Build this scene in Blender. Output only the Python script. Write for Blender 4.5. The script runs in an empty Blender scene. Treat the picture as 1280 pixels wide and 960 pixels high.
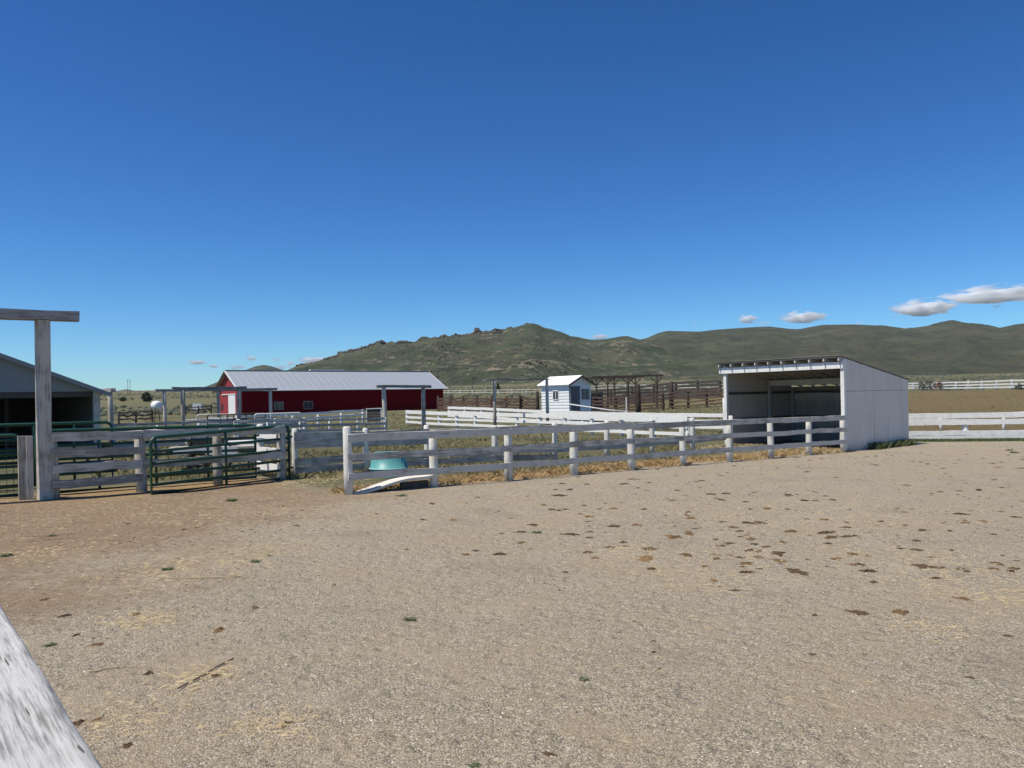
import bpy, math, random
import numpy as np
from mathutils import Vector, Matrix

random.seed(7)
rng = np.random.default_rng(7)
scene = bpy.context.scene
COL = scene.collection

# ------------------------------------------------------------------ camera
FPX, U0, V0, ROLL, HC = 962.0, 640.0, 497.0, 0.021, 2.24
cam_data = bpy.data.cameras.new('camera')
cam = bpy.data.objects.new('camera', cam_data)
COL.objects.link(cam)
cam_data.sensor_width = 36.0
cam_data.lens = 36.0 * FPX / 1280.0
cam_data.shift_y = (V0 - 480.0) / 1280.0
cam_data.clip_start, cam_data.clip_end = 0.05, 90000
cam.matrix_world = Matrix.Translation((0, 0, HC)) @ Matrix.Rotation(math.pi / 2, 4, 'X') @ Matrix.Rotation(-ROLL, 4, 'Z')
scene.camera = cam
cam_data.dof.use_dof, cam_data.dof.focus_distance, cam_data.dof.aperture_fstop = True, 16.0, 8.0

# ------------------------------------------------------------------ sky and sun
SUN_EL = math.radians(63)
SUN_TRAVEL = Vector((0.86, 0.51))                    # the way the light travels over the ground
world = bpy.data.worlds.new('World')
scene.world = world
world.use_nodes = True
wn = world.node_tree.nodes
sky = wn.new('ShaderNodeTexSky')
sky.sky_type = 'NISHITA'
sky.sun_disc = False
sky.sun_elevation = SUN_EL
sky.sun_rotation = math.atan2(-SUN_TRAVEL.x, -SUN_TRAVEL.y)
sky.altitude = 1500
sky.air_density, sky.dust_density, sky.ozone_density = 1.0, 0.2, 3.0
hs = wn.new('ShaderNodeHueSaturation')
hs.inputs['Saturation'].default_value = 1.22
world.node_tree.links.new(sky.outputs[0], hs.inputs['Color'])
tint = wn.new('ShaderNodeMix')
tint.data_type, tint.blend_type = 'RGBA', 'MULTIPLY'
tint.inputs[0].default_value = 1.0
tint.inputs[7].default_value = (0.74, 1.0, 1.15, 1)
world.node_tree.links.new(hs.outputs[0], tint.inputs[6])
gam = wn.new('ShaderNodeGamma')
gam.inputs['Gamma'].default_value = 1.2
world.node_tree.links.new(tint.outputs[2], gam.inputs['Color'])
world.node_tree.links.new(gam.outputs[0], wn['Background'].inputs['Color'])
wn['Background'].inputs['Strength'].default_value = 0.071
sun_data = bpy.data.lights.new('sun', 'SUN')
sun_data.energy, sun_data.angle, sun_data.color = 5.0, math.radians(0.53), (1.0, 0.935, 0.81)
sun = bpy.data.objects.new('sun', sun_data)
COL.objects.link(sun)
light_dir = Vector((SUN_TRAVEL.x * math.cos(SUN_EL), SUN_TRAVEL.y * math.cos(SUN_EL), -math.sin(SUN_EL)))
sun.rotation_euler = light_dir.to_track_quat('-Z', 'Y').to_euler()
sun.location = (-30, -20, 60)
vs = scene.view_settings
vs.view_transform, vs.look, vs.exposure, vs.gamma, vs.use_curve_mapping = 'Standard', 'None', 0.06, 1.0, False
scene.cycles.max_bounces = 32
scene.cycles.diffuse_bounces = 3
scene.cycles.glossy_bounces = 2
scene.cycles.volume_bounces = 32
scene.cycles.use_denoising = True
scene.cycles.denoising_prefilter = 'ACCURATE'
scene.cycles.denoiser = 'OPENIMAGEDENOISE'
scene.cycles.denoising_input_passes = 'RGB_ALBEDO_NORMAL'

# ------------------------------------------------------------------ numbers: noise, terrain, pixel rays for the survey of the yard
def _hash(ix, iy, s):
    n = (ix.astype(np.int64) * 374761393 + iy.astype(np.int64) * 668265263 + s * 974711) & 0x7fffffff
    n = ((n ^ (n >> 13)) * 1274126177) & 0x7fffffff
    return ((n ^ (n >> 16)) & 0xffff) / 65535.0
def vnoise(x, y, s=0):
    x, y = np.asarray(x, float), np.asarray(y, float)
    ix, iy = np.floor(x), np.floor(y)
    fx, fy = x - ix, y - iy
    fx, fy = fx * fx * (3 - 2 * fx), fy * fy * (3 - 2 * fy)
    a, b = _hash(ix, iy, s), _hash(ix + 1, iy, s)
    c, d = _hash(ix, iy + 1, s), _hash(ix + 1, iy + 1, s)
    return (a * (1 - fx) + b * fx) * (1 - fy) + (c * (1 - fx) + d * fx) * fy
def fbm(x, y, s=0, o=4):
    t, a, n = 0, 0.5, 0
    for k in range(o):
        t = t + a * vnoise(np.asarray(x) * 2 ** k, np.asarray(y) * 2 ** k, s + 17 * k)
        n += a
        a *= 0.5
    return t / n                                       # 0..1
def sm(a, b, t):
    t = np.clip((np.asarray(t, float) - a) / (b - a), 0, 1)
    return t * t * (3 - 2 * t)
def g(x, y):
    x, y = np.asarray(x, float), np.asarray(y, float)
    z = -0.0127 * (np.clip(x, -14, 16) + 3.8) * (1 - sm(45, 70, y))
    wr = sm(9, 24, x)
    zl = 0.42 * sm(57, 74, y) + 0.36 * sm(74, 97, y)
    zr = 0.75 * sm(41, 55, y) + 1.1 * sm(55, 105, y)
    z = z + zl * (1 - wr) + zr * wr
    yy = np.minimum(y, 3000.0)
    z = z + 0.0195 * np.maximum(0, yy - 110) * sm(90, 220, y)
    z = z + (fbm(x * 0.006, y * 0.006, 3, 3) - 0.5) * 9 * sm(200, 900, y)
    z = z + (fbm(x * 0.35, y * 0.35, 5, 3) - 0.5) * 0.05 * (1 - sm(80, 200, y))
    z = z + (fbm(x * 1.5, y * 1.5, 15, 2) - 0.5) * 0.03 * (1 - sm(25, 40, y))
    return z
def gz(x, y): return float(g(x, y))
def ray(u, v):
    a, b = (u - U0) / FPX, (V0 - v) / FPX
    c, s = math.cos(ROLL), math.sin(ROLL)
    return a * c + b * s, -a * s + b * c               # x and z per metre of depth
def at(u, depth):                                      # plan position seen in that direction at that depth
    rx, rz = ray(u, 510)
    return Vector((rx * depth, depth))
def G(u, v):                                           # where that line of sight meets the ground
    rx, rz = ray(u, v)
    d = 2.0
    for _ in range(60):
        h = gz(rx * d, d)
        nd = (h - HC) / rz
        d = 0.5 * d + 0.5 * nd
    return Vector((rx * d, d))
E1 = Vector((0.79, 0.613))                             # the run of the front fence
E2 = Vector((-0.613, 0.79))
TH = math.atan2(E1.y, E1.x)

# ------------------------------------------------------------------ material helpers
class NT:
    def __init__(self, name):
        self.m = bpy.data.materials.new(name)
        self.m.use_nodes = True
        self.t = self.m.node_tree
        self.b = self.t.nodes['Principled BSDF']
        self.out = self.t.nodes['Material Output']
    def n(self, kind, _o=0, **kw):
        nd = self.t.nodes.new('ShaderNode' + kind)
        for k, v in kw.items():
            if k.startswith('p_'):
                setattr(nd, k[2:], v)
            else:
                key = int(k[1:]) if k[0] == 'i' and k[1:].isdigit() else k
                self.set(nd.inputs[key], v)
        return nd
    def set(self, sock, v):
        if isinstance(v, bpy.types.NodeSocket):
            self.t.links.new(v, sock)
        else:
            if sock.type == 'RGBA' and len(v) == 3: v = (*v, 1)
            sock.default_value = v
    def math(self, op, a, b=0.0, clamp=False):
        nd = self.n('Math', p_operation=op, p_use_clamp=clamp, i0=a, i1=b)
        return nd.outputs[0]
    def mix(self, f, a, b):
        nd = self.n('Mix', p_data_type='RGBA')
        self.set(nd.inputs[0], f); self.set(nd.inputs[6], a); self.set(nd.inputs[7], b)
        return nd.outputs[2]
    def ramp(self, f, stops):
        nd = self.n('ValToRGB', Fac=f)
        el = nd.color_ramp.elements
        while len(el) < len(stops): el.new(0.5)
        for e, (p, c) in zip(el, stops):
            e.position = p
            e.color = (*c, 1) if not isinstance(c, (int, float)) else (c, c, c, 1)
        return nd.outputs[0]
    def step(self, f, a, b):
        return self.n('MapRange', p_interpolation_type='SMOOTHSTEP', i0=f, i1=a, i2=b).outputs[0]
    def noise(self, vec, scale, detail=3.0, rough=0.55):
        nd = self.n('TexNoise', Scale=scale, Detail=detail, Roughness=rough)
        self.set(nd.inputs['Vector'], vec)
        return nd.outputs[0]
    def coords(self, kind='Object'):
        return self.n('TexCoord').outputs[kind]
    def scaled(self, vec, s, loc=(0, 0, 0)):
        return self.n('Mapping', Vector=vec, Scale=s, Location=loc).outputs[0]
    def bump(self, h, strength=0.4, dist=0.01):
        return self.n('Bump', Strength=strength, Distance=dist, Height=h).outputs[0]
    def fin(self, color=None, rough=0.8, normal=None, metal=0.0, spec=None):
        if color is not None: self.set(self.b.inputs['Base Color'], color)
        self.set(self.b.inputs['Roughness'], rough)
        self.set(self.b.inputs['Metallic'], metal)
        if spec is not None: self.set(self.b.inputs['Specular IOR Level'], spec)
        if normal is not None: self.set(self.b.inputs['Normal'], normal)
        return self.m

def wood(name, paint, bare, wear, axis='x', fleck=0.5, scale=1.0):
    """painted board: flaking along the grain down to bare grey wood; wear 0..1"""
    k = NT(name)
    co = k.coords()
    rnd = k.n('ObjectInfo').outputs['Random']
    off = k.n('CombineXYZ', X=k.math('MULTIPLY', rnd, 37.0), Y=k.math('MULTIPLY', rnd, 91.0), Z=k.math('MULTIPLY', rnd, 53.0)).outputs[0]
    v = k.n('VectorMath', p_operation='ADD', i0=co, i1=off).outputs[0]
    s = (1.6, 34, 34) if axis == 'x' else (30, 30, 1.4)
    s = tuple(q * scale for q in s)
    grain = k.noise(k.scaled(v, s), 1.0, 5.0, 0.65)
    big = k.noise(v, 2.3, 3.0)
    m = k.math('ADD', k.math('MULTIPLY', grain, 0.75), k.math('MULTIPLY', big, 0.45))
    m = k.math('ADD', m, k.math('MULTIPLY', k.math('SUBTRACT', rnd, 0.5), 0.16))
    f = k.step(m, 0.88 - wear * 0.52, 1.02 - wear * 0.42)
    bare_v = k.mix(k.noise(k.scaled(v, tuple(q * 2.1 for q in s)), 1.0, 3.0), tuple(c * 0.55 for c in bare), tuple(min(1, c * 1.3) for c in bare))
    dirt = k.step(k.noise(v, 5.0, 4.0), 0.42, 0.75)
    p = k.mix(k.math('MULTIPLY', dirt, fleck), paint, tuple(0.55 * a + 0.25 * b for a, b in zip(paint, bare)))
    c = k.mix(f, p, bare_v)
    return k.fin(c, 0.85, k.bump(m, 0.55, 0.006), spec=0.25)

def plain(name, col, rough=0.7, var=0.15, scale=3.0, metal=0.0, spec=0.4, bumpy=0.0):
    k = NT(name)
    co = k.coords()
    n = k.noise(co, scale, 4.0)
    c = k.mix(n, tuple(q * (1 - var) for q in col), tuple(min(1, q * (1 + var)) for q in col))
    nm = k.bump(k.noise(co, scale * 9, 3.0), bumpy, 0.01) if bumpy else None
    return k.fin(c, rough, nm, metal, spec)

M = {}
M['rail'] = wood('weathered_white_rail', (0.60, 0.565, 0.50), (0.29, 0.267, 0.228), 0.58)
M['post'] = wood('white_round_post', (0.70, 0.68, 0.62), (0.36, 0.33, 0.28), 0.45, 'z')
M['rail_grey'] = wood('grey_board', (0.55, 0.518, 0.46), (0.285, 0.262, 0.225), 0.72)
M['post_grey'] = wood('grey_post', (0.54, 0.50, 0.44), (0.27, 0.245, 0.205), 0.66, 'z')
M['rail_white'] = wood('bright_white_rail', (0.82, 0.81, 0.77), (0.48, 0.44, 0.38), 0.22)
M['post_white'] = wood('bright_white_post', (0.78, 0.77, 0.73), (0.42, 0.38, 0.33), 0.3, 'z')
M['cap'] = wood('flaking_cap_board', (0.49, 0.485, 0.47), (0.22, 0.215, 0.205), 0.72, scale=3.0, fleck=0.35)
M['beam_grey'] = wood('grey_beam', (0.36, 0.35, 0.34), (0.20, 0.19, 0.18), 0.8)
M['brown_rail'] = wood('brown_plank', (0.125, 0.076, 0.056), (0.075, 0.052, 0.042), 0.6)
M['brown_post'] = wood('brown_post', (0.075, 0.052, 0.042), (0.05, 0.038, 0.032), 0.6, 'z')
M['green_pipe'] = plain('green_enamel_pipe', (0.012, 0.062, 0.037), 0.42, 0.35, 8, spec=0.5)
M['white_pipe'] = plain('white_enamel_pipe', (0.7, 0.7, 0.68), 0.5, 0.12, 8)
M['rust_pipe'] = plain('rusty_pipe', (0.10, 0.06, 0.045), 0.8, 0.4, 10)
M['black'] = plain('black_machine', (0.018, 0.018, 0.02), 0.45, 0.4, 9)
M['glass'] = plain('window_glass', (0.03, 0.035, 0.045), 0.08, 0.1, 2, spec=0.6)
M['white_trim'] = plain('white_trim', (0.78, 0.78, 0.76), 0.6, 0.08, 4)
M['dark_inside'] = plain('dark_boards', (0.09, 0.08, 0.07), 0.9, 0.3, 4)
M['concrete_and_shaded_trim'] = plain('concrete_and_shaded_trim', (0.36, 0.34, 0.31), 0.9, 0.2, 6, bumpy=0.3)

def ribbed(name, col, period, axis, rough, metal, depth=0.02, var=0.12, spec=0.4):
    k = NT(name)
    co = k.coords()
    sx = k.n('SeparateXYZ', Vector=co).outputs[axis]
    w = k.math('FRACT', k.math('DIVIDE', sx, period))
    ribs = k.step(w, 0.0, 0.25)
    n = k.noise(k.scaled(co, (0.6, 0.6, 0.25)), 2.0, 4.0)
    st = k.noise(k.scaled(co, (5, 5, 0.4)), 1.0, 4.0)
    c = k.mix(k.math('ADD', k.math('MULTIPLY', n, 0.6), k.math('MULTIPLY', st, 0.4)), tuple(q * (1 - var) for q in col), tuple(min(1, q * (1 + var)) for q in col))
    return k.fin(c, rough, k.bump(ribs, 0.5, depth), metal, spec)
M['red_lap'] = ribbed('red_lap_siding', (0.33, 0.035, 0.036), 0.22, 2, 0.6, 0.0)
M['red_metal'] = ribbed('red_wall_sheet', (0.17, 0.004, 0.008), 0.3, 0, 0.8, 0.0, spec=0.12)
M['roof_metal'] = plain('galvanised_roof', (0.44, 0.47, 0.50), 0.42, 0.10, 0.7, 0.35)
M['grey_metal'] = ribbed('grey_gable_sheet', (0.25, 0.255, 0.26), 0.3, 0, 0.5, 0.1)
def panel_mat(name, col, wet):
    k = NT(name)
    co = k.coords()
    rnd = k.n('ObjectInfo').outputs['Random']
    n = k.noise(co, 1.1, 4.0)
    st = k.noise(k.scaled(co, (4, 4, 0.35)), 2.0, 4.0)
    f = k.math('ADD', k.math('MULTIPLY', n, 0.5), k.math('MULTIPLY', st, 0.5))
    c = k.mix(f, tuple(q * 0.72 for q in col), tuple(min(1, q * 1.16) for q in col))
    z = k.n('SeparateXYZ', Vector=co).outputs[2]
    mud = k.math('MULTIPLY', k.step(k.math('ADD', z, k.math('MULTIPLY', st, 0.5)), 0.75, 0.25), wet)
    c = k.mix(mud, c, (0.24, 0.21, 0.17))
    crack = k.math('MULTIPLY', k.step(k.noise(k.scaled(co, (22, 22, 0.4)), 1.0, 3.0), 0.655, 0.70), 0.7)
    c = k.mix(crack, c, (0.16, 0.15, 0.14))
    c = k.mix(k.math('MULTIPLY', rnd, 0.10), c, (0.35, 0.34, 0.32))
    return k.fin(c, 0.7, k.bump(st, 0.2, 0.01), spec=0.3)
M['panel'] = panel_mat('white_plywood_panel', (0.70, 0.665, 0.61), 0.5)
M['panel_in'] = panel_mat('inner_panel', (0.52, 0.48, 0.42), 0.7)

# teal plastic
M['teal'] = plain('teal_plastic', (0.10, 0.32, 0.315), 0.45, 0.10, 5, spec=0.4)

# ------------------------------------------------------------------ object helpers
def mesh_obj(name, verts, faces, mat, parent=None, smooth=False):
    me = bpy.data.meshes.new(name)
    me.from_pydata([tuple(map(float, v)) for v in verts], [], [tuple(f) for f in faces])
    me.update()
    if mat: me.materials.append(mat)
    if smooth: me.polygons.foreach_set('use_smooth', [True] * len(me.polygons))
    o = bpy.data.objects.new(name, me)
    COL.objects.link(o)
    if parent: o.parent = parent
    return o
def np_obj(name, verts, tris, mat, parent=None, nside=3, smooth=False):
    me = bpy.data.meshes.new(name)
    nv, nf = len(verts), len(tris)
    me.vertices.add(nv)
    me.vertices.foreach_set('co', np.ascontiguousarray(verts, np.float32).ravel())
    me.loops.add(nf * nside)
    me.loops.foreach_set('vertex_index', np.ascontiguousarray(tris, np.int32).ravel())
    me.polygons.add(nf)
    me.polygons.foreach_set('loop_start', np.arange(0, nf * nside, nside, dtype=np.int32))
    me.polygons.foreach_set('loop_total', np.full(nf, nside, np.int32))
    if smooth: me.polygons.foreach_set('use_smooth', np.ones(nf, bool))
    me.update(calc_edges=True)
    if mat: me.materials.append(mat)
    o = bpy.data.objects.new(name, me)
    COL.objects.link(o)
    if parent: o.parent = parent
    return o
def tag(o, label, cat, group=None, kind=None):
    if label: o['label'] = label
    if cat: o['category'] = cat
    if group: o['group'] = group
    if kind: o['kind'] = kind
    return o
def thing(name, label, cat, loc=(0, 0, 0), rz=0.0, group=None):
    e = bpy.data.objects.new(name, None)
    COL.objects.link(e)
    e.location, e.rotation_euler = loc, (0, 0, rz)
    e.empty_display_size = 0.3
    return tag(e, label, cat, group)
def board(name, p0, p1, w, t, mat, parent, up=(0, 0, 1), wob=0.006, segs=4, end=0.0):
    """plank from p0 to p1 (parent space), width w along up, thickness t; own local x runs along it"""
    p0, p1 = Vector(p0), Vector(p1)
    d = p1 - p0
    L = d.length
    x = d.normalized()
    upv = Vector(up)
    y = upv.cross(x).normalized()
    z = x.cross(y)
    vs_, fs = [], []
    for i in range(segs + 1):
        f = i / segs
        oy, oz = random.uniform(-wob, wob) * 1.5, random.uniform(-wob, wob) * 2
        for sy, sz in ((-1, -1), (1, -1), (1, 1), (-1, 1)):
            ex = random.uniform(-end, end) if i in (0, segs) else 0
            vs_.append((f * L + ex, sy * t / 2 + oy, sz * w / 2 + oz + random.uniform(-wob, wob)))
    for i in range(segs):
        a, b = i * 4, i * 4 + 4
        for k in range(4):
            fs.append((a + k, a + (k + 1) % 4, b + (k + 1) % 4, b + k))
    fs.append((3, 2, 1, 0))
    e = segs * 4
    fs.append((e, e + 1, e + 2, e + 3))
    fs = [tuple(reversed(f)) for f in fs]
    o = mesh_obj(name, vs_, fs, mat, parent)
    o.matrix_local = Matrix.Translation(p0) @ Matrix((x, y, z)).transposed().to_4x4()
    return o
def box(name, lo, hi, mat, parent):
    lo, hi = Vector(lo), Vector(hi)
    c, h = (lo + hi) / 2, (hi - lo) / 2
    vs_ = [(sx * h.x, sy * h.y, sz * h.z) for sx in (-1, 1) for sy in (-1, 1) for sz in (-1, 1)]
    fs = [(0, 1, 3, 2), (4, 6, 7, 5), (0, 4, 5, 1), (2, 3, 7, 6), (0, 2, 6, 4), (1, 5, 7, 3)]
    o = mesh_obj(name, vs_, fs, mat, parent)
    o.location = c
    return o
def round_post(name, base, h, r, mat, parent, lean=(0, 0), taper=0.9, n=10, dome=0.3, below=0.15):
    vs_, fs = [], []
    levels = [(-below, 1.03), (h * 0.33, 1.0), (h * 0.66, 0.97), (h - r * dome, taper), (h, taper * 0.72)]
    ph = random.uniform(0, 6)
    for z, k in levels:
        ox, oy = random.uniform(-1, 1) * r * 0.05, random.uniform(-1, 1) * r * 0.05
        for i in range(n):
            a = 2 * math.pi * i / n
            q = r * k * (1 + 0.06 * math.sin(2 * a + ph))
            vs_.append((q * math.cos(a) + ox + lean[0] * z, q * math.sin(a) + oy + lean[1] * z, z))
    for j in range(len(levels) - 1):
        for i in range(n):
            a, b = j * n + i, j * n + (i + 1) % n
            fs.append((a, b, b + n, a + n))
    fs.append(tuple(range((len(levels) - 1) * n, len(levels) * n)))
    fs.append(tuple(reversed(range(n))))
    o = mesh_obj(name, vs_, fs, mat, parent, smooth=True)
    o.data.polygons[-1].use_smooth = o.data.polygons[-2].use_smooth = False
    o.location = base
    return o
def square_post(name, base, h, w, mat, parent, rz=0, lean=(0, 0), below=0.15, w2=None):
    w2 = w2 or w
    vs_, fs = [], []
    L = [-below, h * 0.33, h * 0.7, h]
    for z in L:
        for sx, sy in ((-1, -1), (1, -1), (1, 1), (-1, 1)):
            j = random.uniform(-0.01, 0.01) * w * 4
            vs_.append((sx * w / 2 + lean[0] * z + j * 0.3, sy * w2 / 2 + lean[1] * z + j * 0.3, z))
    for i in range(len(L) - 1):
        for k in range(4):
            a, b = i * 4 + k, i * 4 + (k + 1) % 4
            fs.append((a, b, b + 4, a + 4))
    fs += [(12, 13, 14, 15), (3, 2, 1, 0)]
    o = mesh_obj(name, vs_, fs, mat, parent)
    o.location, o.rotation_euler = base, (0, 0, rz)
    return o
def tube(name, pts, r, mat, parent, n=8, closed=False):
    pts = [Vector(p) for p in pts]
    vs_, fs = [], []
    m = len(pts)
    up = Vector((0.31, 0.17, 0.93)).normalized()
    for i, p in enumerate(pts):
        if closed: d = pts[(i + 1) % m] - pts[i - 1]
        else: d = pts[min(i + 1, m - 1)] - pts[max(i - 1, 0)]
        d.normalize()
        a = d.cross(up)
        if a.length < 1e-3: a = d.cross(Vector((1, 0, 0)))
        a.normalize()
        b = d.cross(a)
        if i and (a.dot(pa) < 0): a, b = -a, -b
        pa = a
        for k in range(n):
            t = 2 * math.pi * k / n
            vs_.append(p + a * (r * math.cos(t)) + b * (r * math.sin(t)))
    for i in range(m if closed else m - 1):
        j = (i + 1) % m
        for k in range(n):
            fs.append((i * n + k, i * n + (k + 1) % n, j * n + (k + 1) % n, j * n + k))
    if not closed:
        fs.append(tuple(reversed(range(n))))
        fs.append(tuple((m - 1) * n + k for k in range(n)))
    c = pts[0].copy()
    return mesh_obj(name, [v - c for v in vs_], fs, mat, parent, smooth=True), c
def pipe(name, pts, r, mat, parent, n=8, closed=False):
    o, c = tube(name, pts, r, mat, parent, n, closed)
    o.location = c
    return o
def copy_tree(o, parent=None):
    c = o.copy()
    COL.objects.link(c)
    c.parent = parent
    for ch in o.children: copy_tree(ch, c)
    return c

def fence(label, posts, rails, pmat, rmat, post_h, post_r, side=1, cat='fence', name='board_fence', group=None, bays=2,
          thick=0.045, square=False, wob=0.006, skip=(), lean=0.02, heights=None, every=1):
    """posts: plan points; rails: (centre height, width); boards nailed on one side (side=1: to the right of the run)"""
    p0 = posts[0]
    root = thing(name, label, cat, (p0[0], p0[1], gz(*p0)), 0, group)
    base = Vector(root.location)
    P = [Vector((p[0], p[1], gz(p[0], p[1]))) - base for p in posts]
    for i, p in enumerate(P):
        if i % every: continue
        h = post_h + random.uniform(-0.03, 0.03) if heights is None else heights[i]
        ln = (random.uniform(-lean, lean), random.uniform(-lean, lean))
        d = P[min(i + 1, len(P) - 1)] - P[max(i - 1, 0)]
        if square: square_post('post', p, h, post_r * 2, pmat, root, math.atan2(d.y, d.x), ln)
        else: round_post('post', p, h, post_r, pmat, root, ln)
    i = 0
    while i < len(P) - 1:
        j = min(i + bays, len(P) - 1)
        a, b = P[i], P[j]
        d = (b - a)
        d2 = Vector((d.x, d.y, 0)).normalized()
        nrm = Vector((d2.y, -d2.x, 0)) * side
        off = nrm * (post_r + thick / 2 - 0.012)
        for k, (rz, rw) in enumerate(rails):
            if (i, k) in skip: continue
            s0, s1 = random.uniform(-0.012, 0.012), random.uniform(-0.012, 0.012)
            e0 = d2 * (0.06 if i == 0 else -0.004)
            e1 = d2 * (0.06 if j == len(P) - 1 else -0.004)
            board('rail', a + off - e0 + Vector((0, 0, rz + s0)), b + off + e1 + Vector((0, 0, rz + s1)), rw, thick, rmat, root, wob=wob, segs=6, end=0.01)
        i = j
    return root

def run(p, d, dist): return [Vector((p.x + d.x * t, p.y + d.y * t)) for t in dist]

# ================================================================== GROUND
def axis(fine_lo, fine_hi, step, mid, mstep, far, k):
    a = list(np.arange(fine_lo, fine_hi, step))
    b = list(np.arange(fine_hi, mid, mstep))
    c = list(np.geomspace(mid, far, k))
    return a, b, c
ya, yb, yc = axis(0, 42, 0.28, 135, 1.6, 9500, 60)
ys = np.array(sorted(set([-60, -40, -25, -15, -8, -4, -2] + ya + yb + yc)))
xr = list(np.arange(0, 30, 0.3)) + list(np.arange(30, 90, 2.2)) + list(np.geomspace(90, 9500, 46))
xs = np.array(sorted(set([-x for x in xr] + xr)))
XX, YY = np.meshgrid(xs, ys)
ZZ = g(XX, YY)
nx, ny = len(xs), len(ys)
idx = np.arange(nx * ny).reshape(ny, nx)
quads = np.stack([idx[:-1, :-1], idx[:-1, 1:], idx[1:, 1:], idx[1:, :-1]], -1).reshape(-1, 4)
gv = np.stack([XX, YY, ZZ], -1).reshape(-1, 3)

A = G(436, 618)                                        # first post of the front fence
FRONT_N = Vector((0.613, -0.79))
def zones(x, y):
    x, y = np.asarray(x, float), np.asarray(y, float)
    n1 = fbm(x * 0.45, y * 0.45, 31, 4) - 0.5
    n2 = fbm(x * 1.7, y * 1.7, 47, 4) - 0.5
    s = (x - A.x) * FRONT_N.x + (y - A.y) * FRONT_N.y  # + on the yard side of the front fence
    t = (x - A.x) * E1.x + (y - A.y) * E1.y
    inside = sm(0.15, -0.35, s + n2 * 0.5)             # beyond the fence line
    left = sm(0.3, -0.6, t)                            # beyond the fence's free end: the alley mouth
    sl = (x + 10.9) * 0.73 - (y - 17.9) * 0.68         # + on the yard side of the grey fence
    inside_l = sm(-0.2, -1.0, sl + n2 * 0.6)
    ins = inside * (1 - left) + inside_l * left
    soil = 0.85 * sm(-1.4, -7.5, x + n1 * 6.0 + n2 * 2.5 - (y - 10) * 0.16) * (1 - ins)
    alley = sm(0.3, -0.4, s) * sm(-5.2, -4.0, s)
    dry = ins * np.maximum(sm(-2.3, -0.7, s + n2) * (1 - left), 0) 
    dry = np.maximum(dry, left * sm(1.6, -0.2, sl + n1 * 2) * sm(-2.2, -0.6, sl) * 0.8)
    dry = np.clip(dry, 0, 1)
    past = ins * (1 - dry)
    back = sm(38.5, 40.0, y + n2 * 1.2 - 0.5 * np.clip(24 - x, 0, 30) * 0) * sm(17, 19, x)
    past = np.maximum(past, back)
    past = np.maximum(past, sm(44, 48, y))
    return soil, dry, past
gs, gd, gp = zones(XX, YY)
STRAW = [(870, 690, 1.2, 260), (1150, 703, 1.3, 420), (1000, 660, 1.8, 220), (1235, 745, 0.9, 360), (790, 692, 0.8, 160), (180, 775, 0.35, 200), (345, 905, 0.3, 160), (225, 715, 1.0, 420), (320, 690, 0.9, 240), (870, 720, 1.0, 240), (1160, 785, 0.4, 120),
        (400, 600, 1.6, 900), (330, 640, 2.2, 500), (150, 640, 2.4, 400), (255, 845, 0.25, 150), (150, 900, 0.5, 160), (60, 690, 1.0, 200), (930, 640, 2.5, 400), (1080, 640, 2.6, 400), (600, 640, 3.0, 300), (760, 850, 2.0, 60)]
gst = np.zeros_like(XX)
for u_, v_, r_, n_ in STRAW:
    p_ = G(u_, v_)
    gst = np.maximum(gst, np.exp(-((XX - p_.x) ** 2 + (YY - p_.y) ** 2) / (1.1 * r_) ** 2))
ground = np_obj('ground', gv, quads, None, nside=4, smooth=True)
tag(ground, None, None, kind='structure')
for nm, arr in (('soil', gs), ('dry', gd), ('pasture', gp), ('straw', gst)):
    at_ = ground.data.attributes.new(nm, 'FLOAT', 'POINT')
    at_.data.foreach_set('value', arr.ravel().astype(np.float32))

k = NT('yard_ground')
pos = k.n('NewGeometry').outputs['Position']
soil = k.n('Attribute', p_attribute_name='soil').outputs['Fac']
dry = k.n('Attribute', p_attribute_name='dry').outputs['Fac']
past = k.n('Attribute', p_attribute_name='pasture').outputs['Fac']
v1 = k.n('TexVoronoi', Scale=85.0, Vector=pos)
v2 = k.n('TexVoronoi', Scale=38.0, Vector=pos)
cellr = k.n('SeparateColor', Color=v1.outputs['Color']).outputs[0]
cellg = k.n('SeparateColor', Color=v1.outputs['Color']).outputs[1]
fine = k.noise(pos, 240.0, 3.0)
mid = k.noise(pos, 9.0, 5.0, 0.65)
big = k.noise(pos, 0.55, 5.0, 0.6)
tiny = k.noise(pos, 55.0, 4.0, 0.7)
grav = k.ramp(cellr, [(0.0, (0.115, 0.096, 0.070)), (0.30, (0.292, 0.242, 0.172)), (0.72, (0.430, 0.364, 0.267)), (0.90, (0.56, 0.49, 0.385)), (1.0, (0.76, 0.71, 0.61))])
sand = k.mix(tiny, (0.26, 0.213, 0.147), (0.455, 0.385, 0.28))
c = k.mix(k.math('MULTIPLY', k.step(mid, 0.3, 0.7), 0.38), grav, sand)
c = k.mix(k.math('MULTIPLY', k.step(big, 0.46, 0.66), 0.55), c, (0.39, 0.308, 0.205))
c = k.mix(k.math('MULTIPLY', k.step(big, 0.47, 0.32), 0.45), c, (0.265, 0.222, 0.168))
c = k.mix(k.math('MULTIPLY', k.step(k.noise(k.scaled(pos, (1, 1, 1), (13, 5, 2)), 1.15, 6.0, 0.7), 0.52, 0.68), 0.35), c, (0.47, 0.40, 0.30))
c = k.mix(k.math('MULTIPLY', k.step(k.noise(pos, 2.6, 5.0, 0.7), 0.60, 0.76), 0.45), c, (0.22, 0.165, 0.115))
so = k.mix(k.noise(pos, 14.0, 5.0, 0.7), (0.120, 0.078, 0.042), (0.40, 0.28, 0.165))
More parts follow.
